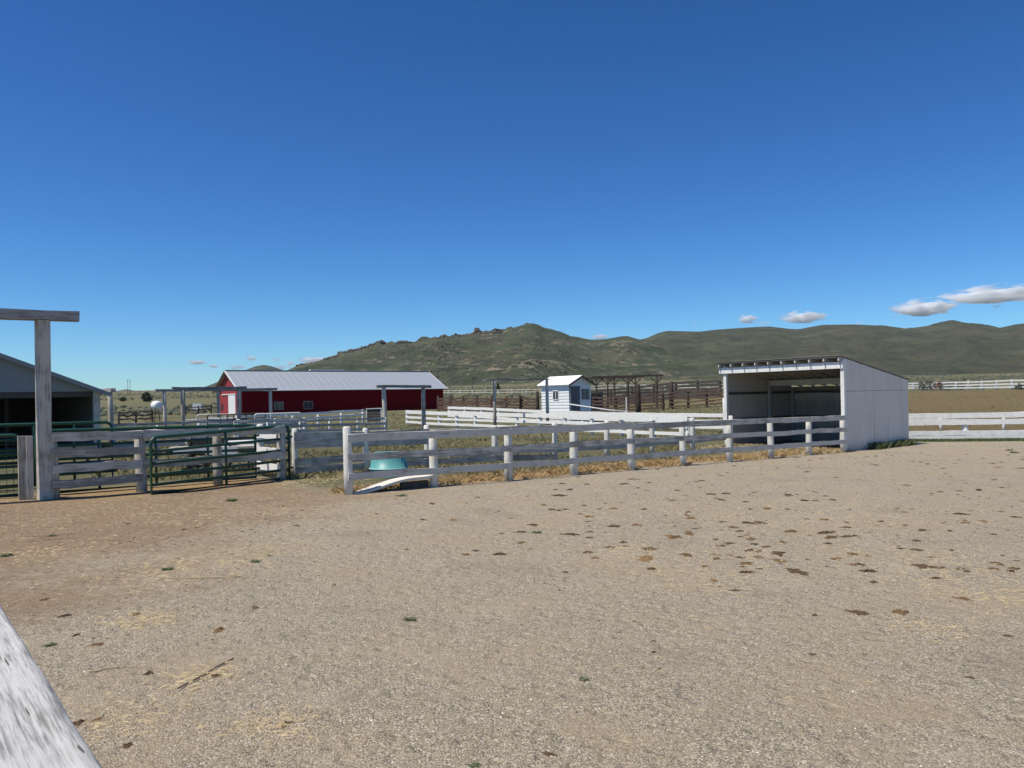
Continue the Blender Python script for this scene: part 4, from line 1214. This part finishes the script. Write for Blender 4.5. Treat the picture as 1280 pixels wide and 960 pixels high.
# ================================================================== NEAR CAP BOARD
rx0, rz0 = ray(0, 752)
rx1, rz1 = ray(137, 960)
hz = 0.80
e0 = Vector((rx0, 1)) * (hz / -rz0)
e1 = Vector((rx1, 1)) * (hz / -rz1)
dn = (e1 - e0).normalized()
nl = Vector((dn.y, -dn.x))                                # to the left of the edge
if nl.x > 0: nl = -nl
W = 0.30
s_, e_ = e0 - dn * 1.6, e1 + dn * 1.6
mid_ = (s_ + e_) / 2
root = thing('near_fence', 'close weathered white fence with a wide flaking cap board below the viewer', 'fence', (s_.x + nl.x * W / 2, s_.y + nl.y * W / 2, gz(*s_)), math.atan2(dn.y, dn.x))
Lc = (e_ - s_).length
zt = HC - hz - gz(*s_)
# cap board modelled with worn rounded edge and grain ridges
NXc, NYc = 160, 40
cx_ = np.linspace(0, Lc, NXc)
cy_ = np.linspace(-1, 1, NYc)
CX, CY = np.meshgrid(cx_, cy_)
gr_ = fbm(CX * 1.4, CY * 9, 61, 5) - 0.5
edge = np.maximum(0, np.abs(CY) - 0.88) / 0.12
Zc = zt - edge ** 2 * 0.022 + gr_ * 0.012 * (1 - edge)
Yc = CY * W / 2 + (fbm(CX * 2.2, CY * 0, 63, 3) - 0.5) * 0.014
top = np.stack([CX, Yc, Zc], -1).reshape(-1, 3)
ii = np.arange(NXc * NYc).reshape(NYc, NXc)
qf = np.stack([ii[:-1, :-1], ii[:-1, 1:], ii[1:, 1:], ii[1:, :-1]], -1).reshape(-1, 4)
lowv, lowf = [], []
nb0 = len(top)
rim = list(ii[0, :]) + list(ii[1:, -1]) + list(ii[-1, -2::-1]) + list(ii[-2:0:-1, 0])
bot = top[rim].copy(); bot[:, 2] = zt - 0.075
allv = np.concatenate([top, bot])
sd = [(rim[j], nb0 + j, nb0 + (j + 1) % len(rim), rim[(j + 1) % len(rim)]) for j in range(len(rim))]
np_obj('cap_board', allv, np.concatenate([qf, np.array(sd)]), M['cap'], root, nside=4, smooth=True)
for (u_, v_, ln_, wd_) in ((100, 937, 0.06, 0.008), (8, 828, 0.10, 0.006), (34, 890, 0.08, 0.004)):
    rx_, rz_2 = ray(u_, v_)
    q_ = Vector((rx_, 1)) * (hz / -rz_2) - Vector((root.location.x, root.location.y))
    lx, ly = q_.dot(dn), q_.x * -dn.y + q_.y * dn.x
    vv = [(lx - ln_ / 2, ly, zt + .004), (lx - ln_ * .1, ly - wd_ / 2, zt + .0035), (lx + ln_ / 2, ly + wd_ * .2, zt + .004), (lx + ln_ * .15, ly + wd_ / 2, zt + .0035), (lx, ly, zt - 0.01)]
    mesh_obj('crack', vv, [(0, 1, 2, 3), (1, 0, 4), (2, 1, 4), (3, 2, 4), (0, 3, 4)], M['dark_inside'], root)
for x in (0.5, Lc - 0.6):
    square_post('post', (x, 0.02, 0), zt - 0.077, 0.16, M['post_grey'], root)
for z in (0.35, 0.8, 1.2):
    board('rail', (0, -0.12, z), (Lc, -0.12, z), 0.15, 0.04, M['rail'], root)

# ================================================================== GROUND LITTER
M['straw'] = plain('dry_straw', (0.43, 0.345, 0.215), 0.85, 0.25, 3)
M['straw_o'] = plain('golden_dry_grass', (0.42, 0.29, 0.135), 0.85, 0.35, 4)
M['green'] = plain('green_grass', (0.075, 0.115, 0.035), 0.8, 0.35, 4)
M['olive'] = plain('olive_grass', (0.225, 0.195, 0.09), 0.85, 0.4, 3)
M['weed'] = plain('weed_leaf', (0.085, 0.105, 0.042), 0.75, 0.35, 30)
def blades(name, xy, hmin, hmax, wdt, mat, label, cat, flat=0.5, z0=None):
    n = len(xy)
    x, y = xy[:, 0], xy[:, 1]
    z = g(x, y) - 0.005
    a = rng.uniform(0, 6.283, n)
    h = rng.uniform(hmin, hmax, n)
    ln = rng.uniform(0, flat, n) * h
    b = rng.uniform(0, 6.283, n)
    w = wdt * rng.uniform(0.6, 1.3, n)
    dx, dy = np.cos(a) * w, np.sin(a) * w
    P0 = np.stack([x - dx, y - dy, z], -1)
    P1 = np.stack([x + dx, y + dy, z], -1)
    P2 = np.stack([x + np.cos(b) * ln * .5 + dx * .6, y + np.sin(b) * ln * .5 + dy * .6, z + h * 0.6], -1)
    P3 = np.stack([x + np.cos(b) * ln * 1.3, y + np.sin(b) * ln * 1.3, z + h], -1)
    V = np.stack([P0, P1, P2, P3], 1).reshape(-1, 3)
    i = (np.arange(n) * 4)[:, None, None]
    T = np.array([[0, 1, 2], [0, 2, 3]])[None] + i
    o = np_obj(name, V, T.reshape(-1, 3), mat)
    return tag(o, label, cat, kind='stuff')
def along(p, d, t, s): return np.stack([p.x + d.x * t - d.y * s, p.y + d.y * t + d.x * s], -1)
FN = Vector((-E1.y, E1.x))
n = 15000
t = rng.uniform(-0.2, FL + 0.6, n)
s = np.abs(rng.normal(0.75, 0.55, n)) - 0.10
xy = along(A, E1, t, s)
keep = (fbm(xy[:, 0] * 1.3, xy[:, 1] * 1.3, 5, 3) > 0.40) & ((s < 0.9) | (t > 3.2))
blades('dry_grass_strip', xy[keep], 0.04, 0.15, 0.008, M['straw_o'], 'golden dry grass growing along the foot of the three-rail fence', 'grass', 1.6)
# golden straw by the shelter mouth
n = 6000
xy = along(ps, E2, rng.uniform(-0.1, 5.6, n), rng.normal(0.7, 0.8, n))
blades('shelter_straw', xy, 0.02, 0.12, 0.012, M['straw'], 'yellow straw bedding spread at the mouth of the white shelter', 'straw', 2.0)
# olive pasture in the alley and pens
n = 42000
yy = 22 + 20 * rng.random(n) ** 1.2
xx = rng.uniform(-0.55, 0.42, n) * yy
pz = zones(xx, yy)[2]
keep = (pz > 0.5) & (fbm(xx * 0.5, yy * 0.5, 8, 3) > 0.40)
keep &= ~((xx > 8) & (yy > 28)) & (np.hypot(xx - tub_p.x, yy - tub_p.y) > 1.5) & (np.hypot(xx - tub_p.x * 0.93, yy - tub_p.y * 0.93) > 1.2)
blades('pen_grass', np.stack([xx, yy], -1)[keep], 0.05, 0.20, 0.010, M['olive'], 'olive and tan pasture grass inside the pens', 'grass', 1.2)
n = 16000
yy = 42 + 50 * rng.random(n)
xx = rng.uniform(-0.62, 0.36, n) * yy
keep = (fbm(xx * 0.2, yy * 0.2, 18, 4) > 0.47) & ~((xx < -9 + (yy - 88) * 0.8) & (yy > 88)) & (np.hypot(xx - psd.x, yy - psd.y) > 5)
blades('far_pen_grass', np.stack([xx, yy], -1)[keep], 0.08, 0.32, 0.022, M['olive'], 'thin tan pasture grass in the farther pens', 'grass', 1.2)
# green edge along the right fence and the shelter wall
n = 9000
xy = along(wr0, (wr1 - wr0).normalized(), rng.uniform(0.2, 9.5, n), rng.normal(-0.55, 0.28, n))
blades('green_grass_edge', xy, 0.04, 0.15, 0.014, M['green'], 'green grass edge below the four-board white fence', 'grass', 1.0)
n = 1500
t = np.where(rng.random(n) < 0.5, rng.normal(2.5, 0.28, n), rng.normal(4.6, 0.5, n))
xy = along(ps, Vector((math.cos(TH), math.sin(TH))), np.clip(t, 0.6, 5.4), -np.abs(rng.normal(0.10, 0.09, n)) - 0.05)
blades('wall_weeds', xy, 0.08, 0.34, 0.016, M['weed'], 'dark green weeds along the foot of the shelter side wall', 'weeds', 0.9)
# bank grass behind the right fence
n = 16000
yy = 42 + 62 * rng.random(n) ** 1.3
xx = rng.uniform(0.47, 0.78, n) * yy
M['brown_grass'] = plain('brown_bank_grass', (0.18, 0.13, 0.066), 0.9, 0.4, 0.8)
blades('bank_grass', np.stack([xx, yy], -1)[:3000], 0.05, 0.15, 0.02, M['brown_grass'], 'brown dry grass on the bank behind the four-board fence', 'grass', 1.2)
# weed clumps on the yard
def weed_mesh(seed, n=46):
    r_ = np.random.default_rng(seed)
    V, T = [], []
    for i in range(n):
        a = r_.uniform(0, 6.283)
        L = r_.uniform(0.35, 1.0)
        el = r_.uniform(0.1, 1.0)
        w = 0.10
        d = np.array([math.cos(a), math.sin(a), 0])
        s = np.array([-d[1], d[0], 0]) * w
        p1 = d * L * 0.55 + np.array([0, 0, L * 0.45 * el])
        p2 = d * L + np.array([0, 0, L * 0.35 * el])
        o_ = r_.normal(0, 0.12, 3) * np.array([1, 1, 0])
        k_ = len(V)
        V += [o_, p1 + s + o_, p1 - s + o_, p2 + o_]
        T += [(k_, k_ + 2, k_ + 1), (k_ + 1, k_ + 2, k_ + 3)]
    me = bpy.data.meshes.new('weed')
    me.from_pydata([tuple(map(float, v)) for v in V], [], T)
    me.materials.append(M['weed'])
    return me
wm = [weed_mesh(i) for i in range(4)]
for i, (u, v, wpx) in enumerate(((512, 775, 24), (730, 850, 20), (670, 666, 22), (8, 695, 26), (209, 712, 22), (290, 626, 24), (370, 657, 12), (320, 702, 22), (62, 807, 22), (502, 620, 20), (592, 957, 22), (230, 662, 12), (65, 670, 16),
                                 (1268, 566, 16), (1262, 563, 14), (335, 695, 14), (160, 655, 10), (728, 862, 8))):
    p = G(u, v)
    o = bpy.data.objects.new('weed_clump', wm[i % 4])
    COL.objects.link(o)
    sc = wpx / 962 * p.y / 2 * 0.95
    o.location, o.scale, o.rotation_euler = (p.x, p.y, gz(*p) - 0.004), (sc, sc, sc * 0.8), (0, 0, i * 1.7)
    own = {0: 'rounded grey green weed clump alone in the open gravel, broadest of the yard', 1: 'spiky dark weed clump near two small dark manure bits in open gravel',
           5: 'green weed clump on the soil in front of the open green gate', 8: 'small weed clump on the soil beside the wide cap board', 9: 'weed clump in front of the warped sheet at the fence end',
           2: 'flat green weed mat beside a brown manure patch below the three-rail fence'}.get(i)
    tag(o, own or ('small green weed by the four-board white fence' if i in (13, 14) else 'low dark green weed clump sprouting from the brown soil of the yard'), 'weed', 'weed clumps on the gravel yard')
# dried manure patches
def dung_mesh(seed):
    r_ = np.random.default_rng(seed)
    rings, seg = 5, 16
    V, T = [(0, 0, r_.uniform(0.2, 0.5))], []
    out = 0.35 + 0.9 * r_.random(seg)
    for j in range(1, rings + 1):
        for i in range(seg):
            a = 2 * math.pi * (i + r_.uniform(-0.3, 0.3)) / seg
            rr = (j / rings) * out[i] * r_.uniform(0.9, 1.1)
            z = (1 - (j / rings) ** 2) * 0.35 * r_.uniform(0.3, 1.9) if j < rings else -0.08
            V.append((rr * math.cos(a), rr * math.sin(a), z))
    for i in range(seg): T.append((0, 1 + i, 1 + (i + 1) % seg))
    for j in range(rings - 1):
        for i in range(seg):
            a, b = 1 + j * seg + i, 1 + j * seg + (i + 1) % seg
            T += [(a, a + seg, b + seg), (a, b + seg, b)]
    me = bpy.data.meshes.new('manure')
    me.from_pydata([tuple(map(float, v)) for v in V], [], T)
    return me
k = NT('dried_manure')
rnd = k.n('ObjectInfo').outputs['Random']
cd = k.ramp(rnd, [(0.0, (0.05, 0.037, 0.024)), (0.5, (0.105, 0.070, 0.040)), (1.0, (0.21, 0.130, 0.065))])
cd = k.mix(k.math('MULTIPLY', k.step(k.noise(k.coords(), 9.0, 4.0, 0.7), 0.45, 0.7), 0.6), cd, (0.20, 0.145, 0.085))
M['dung'] = k.fin(cd, 0.95, spec=0.1)
dm = [dung_mesh(50 + i) for i in range(6)]
for me in dm: me.materials.append(M['dung'])
known = [(1072, 766, 30), (1125, 765, 30), (1205, 749, 28), (273, 788, 26), (685, 943, 22), (824, 836, 12), (818, 802, 13), (817, 815, 12), (899, 733, 10), (892, 726, 16), (919, 738, 14), (880, 708, 14), (925, 697, 14), (950, 711, 12),
         (1015, 818, 14), (1018, 769, 14), (1092, 728, 16), (1170, 723, 18), (1065, 706, 14), (1085, 695, 14), (1125, 686, 14), (1190, 688, 12), (1247, 705, 22), (1200, 711, 14), (1145, 676, 16), (1036, 680, 16), (1040, 665, 14),
         (1260, 795, 14), (1080, 818, 8), (1213, 847, 14), (120, 806, 20), (170, 768, 20), (55, 750, 16), (80, 770, 18), (95, 794, 14), (265, 800, 8), (418, 731, 10), (508, 687, 8), (725, 643, 12), (690, 637, 14), (735, 652, 10), (730, 632, 10),
         (246, 660, 8), (268, 845, 22), (186, 842, 22), (160, 932, 20), (120, 900, 16), (97, 904, 24), (320, 760, 12), (1010, 700, 10), (355, 905, 22), (860, 640, 10), (1242, 600, 10), (1252, 640, 12)]
pts = [(G(u, v), w_) for u, v, w_ in known]
tries = 0
while len(pts) < 285 and tries < 4000:
    tries += 1
    u, v = random.uniform(520, 1290), 566 + 150 * random.random() ** 1.5
    p = G(u, v)
    sd_ = (p.x - A.x) * FRONT_N.x + (p.y - A.y) * FRONT_N.y
    if sd_ < 0.35 or (p.x > 12.5 and sd_ < 1.0) or p.y > 34.5: continue
    if random.random() > float(sm(480, 950, u)) * 0.8 + 0.2: continue
    if float(fbm(p.x * 0.3, p.y * 0.3, 9, 3)) < 0.30: continue
    pts.append((p, random.uniform(0.10, 0.26) * 962 / p.y * random.choice((1, 1, 1.6, 0.7))))
for i, (p, w_) in enumerate(pts):
    o = bpy.data.objects.new('manure_patch', dm[i % 6])
    COL.objects.link(o)
    sc = w_ / 962 * p.y / 2 * 0.95
    o.location = (p.x, p.y, gz(*p))
    o.rotation_euler = (0, 0, random.uniform(0, 6.28))
    o.scale = (sc, sc * random.uniform(0.6, 1.0), min(sc, 0.11) * 0.42)
    tag(o, 'dried brown manure patch lying on the gravel yard', 'manure', 'dried manure patches scattered over the gravel yard')
# scattered straw
P = []
for u, v, r_, n_ in STRAW:
    n_ = int(n_ * 0.8)
    p = G(u, v)
    q = rng.normal(0, r_ * 0.55, (n_, 2))
    P.append(np.array([p.x, p.y]) + q)
P = np.concatenate(P)
n = len(P)
a = rng.uniform(0, 6.283, n)
L = rng.uniform(0.01, 0.06, n)
w_ = 0.0005 * np.maximum(1, P[:, 1] / 12)
z = g(P[:, 0], P[:, 1]) + 0.006
D = np.stack([np.cos(a), np.sin(a)], -1)
N_ = np.stack([-D[:, 1], D[:, 0]], -1)
def strand(sx, sy, dz): return np.concatenate([P + D * (L * sx)[:, None] + N_ * (w_ * sy)[:, None], (z + dz)[:, None]], 1)
tl = rng.uniform(0, 0.014, n)
V = np.stack([strand(-1, -1, 0), strand(1, -1, tl), strand(1, 1, tl), strand(-1, 1, 0), strand(0, 0, 0.006 + tl)], 1).reshape(-1, 3)
i_ = (np.arange(n) * 5)[:, None, None]
T = np.array([[0, 1, 4], [1, 2, 4], [2, 3, 4], [3, 0, 4]])[None] + i_
tag(np_obj('straw_litter', V, T.reshape(-1, 3), M['straw']), 'loose pale straw strewn over the gravel yard', 'straw', kind='stuff')
# loose stones
n = 42000
yy = 3.2 + 15 * rng.random(n) ** 1.7
xx = rng.uniform(-0.75, 0.75, n) * yy
oc = np.array([(1, 0, 0), (0, 1, 0), (-1, 0, 0), (0, -1, 0), (0, 0, 0.7)])
fo = np.array([(0, 1, 4), (1, 2, 4), (2, 3, 4), (3, 0, 4)])
S = 0.0035 + 0.010 * rng.random(n) ** 4
a = rng.uniform(0, 6.28, n)
sv = oc[None] * (1 + rng.uniform(-.35, .35, (n, 5, 3))) * S[:, None, None]
ca, sa = np.cos(a)[:, None], np.sin(a)[:, None]
sv = np.stack([sv[:, :, 0] * ca - sv[:, :, 1] * sa + xx[:, None], sv[:, :, 0] * sa + sv[:, :, 1] * ca + yy[:, None], sv[:, :, 2] + g(xx, yy)[:, None] - 0.001], -1)
k = NT('gravel_stone')
pos = k.n('NewGeometry').outputs['Position']
M['stone'] = k.fin(k.ramp(k.n('TexWhiteNoise', Vector=k.n('VectorMath', p_operation='SNAP', i0=pos, i1=(0.03, 0.03, 9.0)).outputs[0]).outputs['Value'],
                          [(0, (0.16, 0.135, 0.11)), (0.5, (0.30, 0.26, 0.21)), (0.85, (0.42, 0.38, 0.32)), (1.0, (0.68, 0.65, 0.60))]), 0.9, spec=0.2)
tag(np_obj('gravel', sv.reshape(-1, 3), (fo[None] + (np.arange(n) * 5)[:, None, None]).reshape(-1, 3), M['stone']), 'loose small gravel stones over the yard', 'gravel', kind='stuff')
n = 5200
yy = 4.0 + 28 * rng.random(n) ** 0.9
xx = rng.uniform(-0.72, 0.74, n) * yy
sd_ = (xx - A.x) * FRONT_N.x + (yy - A.y) * FRONT_N.y
keep = (sd_ > 0.2) & (zones(xx, yy)[2] < 0.3) & (rng.random(n) < 0.15 + 0.85 * sm(0.40, 0.62, fbm(xx * 0.4, yy * 0.4, 91, 3))) & ((sm(-3, 3, xx) > rng.random(n) * 1.3) | (xx < -2.5))
xx, yy = xx[keep], yy[keep]
n = len(xx)
S = (0.006 + 0.028 * rng.random(n) ** 2.2) * np.clip(yy / 9, 0.7, 1.6)
sv = oc[None] * (1 + rng.uniform(-.4, .4, (n, 5, 3))) * S[:, None, None] * np.array([1, 1, 0.45])
sv = sv + np.stack([xx, yy, g(xx, yy) - 0.001], -1)[:, None, :]
tag(np_obj('manure_crumbs', sv.reshape(-1, 3), (fo[None] + (np.arange(n) * 5)[:, None, None]).reshape(-1, 3), plain('brown_crumb', (0.10, 0.072, 0.045), 0.95, 0.5, 2.0)), 'fine dry brown manure crumbs trampled over the yard', 'crumbs', kind='stuff')
# twigs
for i, (u0, v0, u1, v1, lb) in enumerate(((221, 864, 292, 824, 'long dark twig lying across a straw tuft on the gravel'), (108, 842, 150, 835, 'thin pale twig lying flat near the cap board'),
                                         (200, 724, 300, 722, 'long pale branch lying on the soil near the green gate'))):
    a_, b_ = G(u0, v0), G(u1, v1)
    pts_ = []
    for t in np.linspace(0, 1, 7):
        q = a_ + (b_ - a_) * t
        pts_.append((q.x + random.uniform(-.01, .01), q.y + random.uniform(-.02, .02), gz(*q) + 0.012 + random.uniform(0, .008)))
    o = pipe('twig', pts_, 0.006, M['brown_post'] if i == 0 else M['straw'], None, n=5)
    tag(o, lb, 'twig')
# tumbleweed by the tub
p = at(456, 22.6)
root = thing('tumbleweed', 'dark tangled dry weed heap beside the turquoise tub', 'weed', (p.x, p.y, gz(*p)), 0)
V, T = [], []
for i in range(420):
    d = rng.normal(0, 1, 3); d[2] = abs(d[2]); d /= np.linalg.norm(d)
    c_ = d * random.uniform(0.03, 0.30) * np.array([1.2, 1, 0.9])
    e = rng.normal(0, 1, 3); e /= np.linalg.norm(e)
    w3 = rng.normal(0, 1, 3) * 0.006
    k_ = len(V)
    V += [c_ - e * .09, c_ + e * .09, c_ + w3 + e * 0.02]
    T.append((k_, k_ + 1, k_ + 2))
V = np.array(V); V[:, 2] = np.maximum(V[:, 2], 0.0)
np_obj('tangle', V, np.array(T), plain('dead_weed', (0.10, 0.085, 0.06), 0.9, 0.4, 8), root)

# ================================================================== CLOUDS
def cloud_mat(name, dens):
    k = NT(name)
    k.t.nodes.remove(k.b)
    ob = k.coords('Object')
    n = k.noise(ob, 2.6, 6.0, 0.62)
    r = k.n('VectorMath', p_operation='LENGTH', i0=ob).outputs['Value']
    f = k.math('ADD', k.math('MULTIPLY', k.math('SUBTRACT', n, 0.5), 2.1), k.math('SUBTRACT', 0.66, r))
    d = k.math('MULTIPLY', k.step(f, 0.0, 0.38), dens)
    vol = k.n('VolumePrincipled', Density=d, Anisotropy=-0.5)
    vol.inputs['Color'].default_value = (1, 1, 1, 1)
    k.t.links.new(vol.outputs[0], k.out.inputs['Volume'])
    return k.m
cm = cloud_mat('cumulus', 0.022)
cm_thin = cloud_mat('thin_cumulus', 0.006)
def ico(n=3):
    import bmesh
    bm = bmesh.new()
    bmesh.ops.create_icosphere(bm, subdivisions=n, radius=1.0)
    v = [tuple(x.co) for x in bm.verts]; f = [tuple(q.index for q in p.verts) for p in bm.faces]
    bm.free()
    return v, f
iv, ifc = ico(3)
def cloud(u, v, wpx, hpx, d, label, thin=False, seed=0):
    rx, rz = ray(u, v)
    r_ = np.random.default_rng(900 + seed)
    vv = []
    ph = r_.uniform(0, 6, 6)
    for (x, y, z) in iv:
        b = 1 + 0.10 * math.sin(3 * x + ph[0]) * math.cos(4 * y + ph[1]) + 0.07 * math.sin(7 * x + ph[2] + 5 * z)
        zz_ = z if z > 0 else z * 0.55
        vv.append((x * b, y * b, zz_ * b))
    o = mesh_obj('cloud', vv, ifc, cm_thin if thin else cm, None, smooth=True)
    kx = wpx / 962 * d / 2 * 1.25
    o.location = (rx * d, d, HC + rz * d)
    o.scale = (kx, kx * 0.8, hpx / 962 * d / 2 * 1.5)
    o.rotation_euler = (0, 0, r_.uniform(-0.3, 0.3))
    tag(o, label, 'cloud')
    return o
for i, (u, v, w_, h_, th, lb) in enumerate((
        (1153, 386, 86, 20, False, 'white flat-bottomed cumulus cloud over the highest point of the grassy ridge'),
        (1238, 370, 130, 20, False, 'longest white cumulus cloud, highest over the grassy ridge'),
        (1003, 397, 62, 15, False, 'oval white cloud over the ridge above the shelter'),
        (934, 399, 28, 12, False, 'small round white cloud beside the oval cloud over the shelter'),
        (1245, 383, 15, 6, True, 'small faint cloud fragment under the longest cumulus cloud'),
        (955, 404, 18, 6, True, 'faint wisp between the small round cloud and the oval cloud'),
        (750, 421, 26, 7, False, 'small cloud touching the skyline where the rocky hill dips'),
        (868, 404, 9, 5, True, 'tiny faint cloud above the start of the grassy ridge'),
        (1072, 405, 16, 5, True, 'thin cloud touching the crest of the grassy ridge'),
        (246, 453, 26, 6, False, 'small white cloud farthest out over the open plain'),
        (267, 457.5, 16, 5, False, 'tiny white cloud low over the red barn gable'),
        (314, 448, 16, 6, False, 'small white cloud above the round hill'),
        (296, 459, 26, 7, True, 'hazy cloud bank behind the red barn gable peak'),
        (345, 450, 15, 6, True, 'faint cloud just above the far shoulder of the round hill'),
        (363, 454, 11, 7, False, 'small bright cloud between the round hill and the rocky hill'),
        (392, 450, 44, 8, False, 'broad white cloud resting on the rocky hill foot'),
        (350, 459, 24, 7, True, 'thin cloud behind the round hill top'),
        (372, 460, 26, 8, True, 'pale cloud low behind the barn roof and rocky hill'))):
    cloud(u, v, w_, h_, 22000 if u < 700 else 14000, lb, th, i)

# ================================================================== HAZE
hz_lo, hz_hi = (-12000, -300, -3.0), (12000, 10900, 520.0)
hv = [(x, y, z) for x in (hz_lo[0], hz_hi[0]) for y in (hz_lo[1], hz_hi[1]) for z in (hz_lo[2], hz_hi[2])]
hm = bpy.data.materials.new('haze')
hm.use_nodes = True
hm.node_tree.nodes.remove(hm.node_tree.nodes['Principled BSDF'])
pv = hm.node_tree.nodes.new('ShaderNodeVolumePrincipled')
pv.inputs['Color'].default_value = (0.62, 0.80, 1.0, 1)
pv.inputs['Density'].default_value = 0.000026
pv.inputs['Anisotropy'].default_value = 0.1
hm.node_tree.links.new(pv.outputs[0], hm.node_tree.nodes['Material Output'].inputs['Volume'])
hb = mesh_obj('haze', hv, [(0, 1, 3, 2), (4, 6, 7, 5), (0, 4, 5, 1), (2, 3, 7, 6), (0, 2, 6, 4), (1, 5, 7, 3)], hm)
tag(hb, 'thin pale summer haze over the valley', 'haze', kind='stuff')
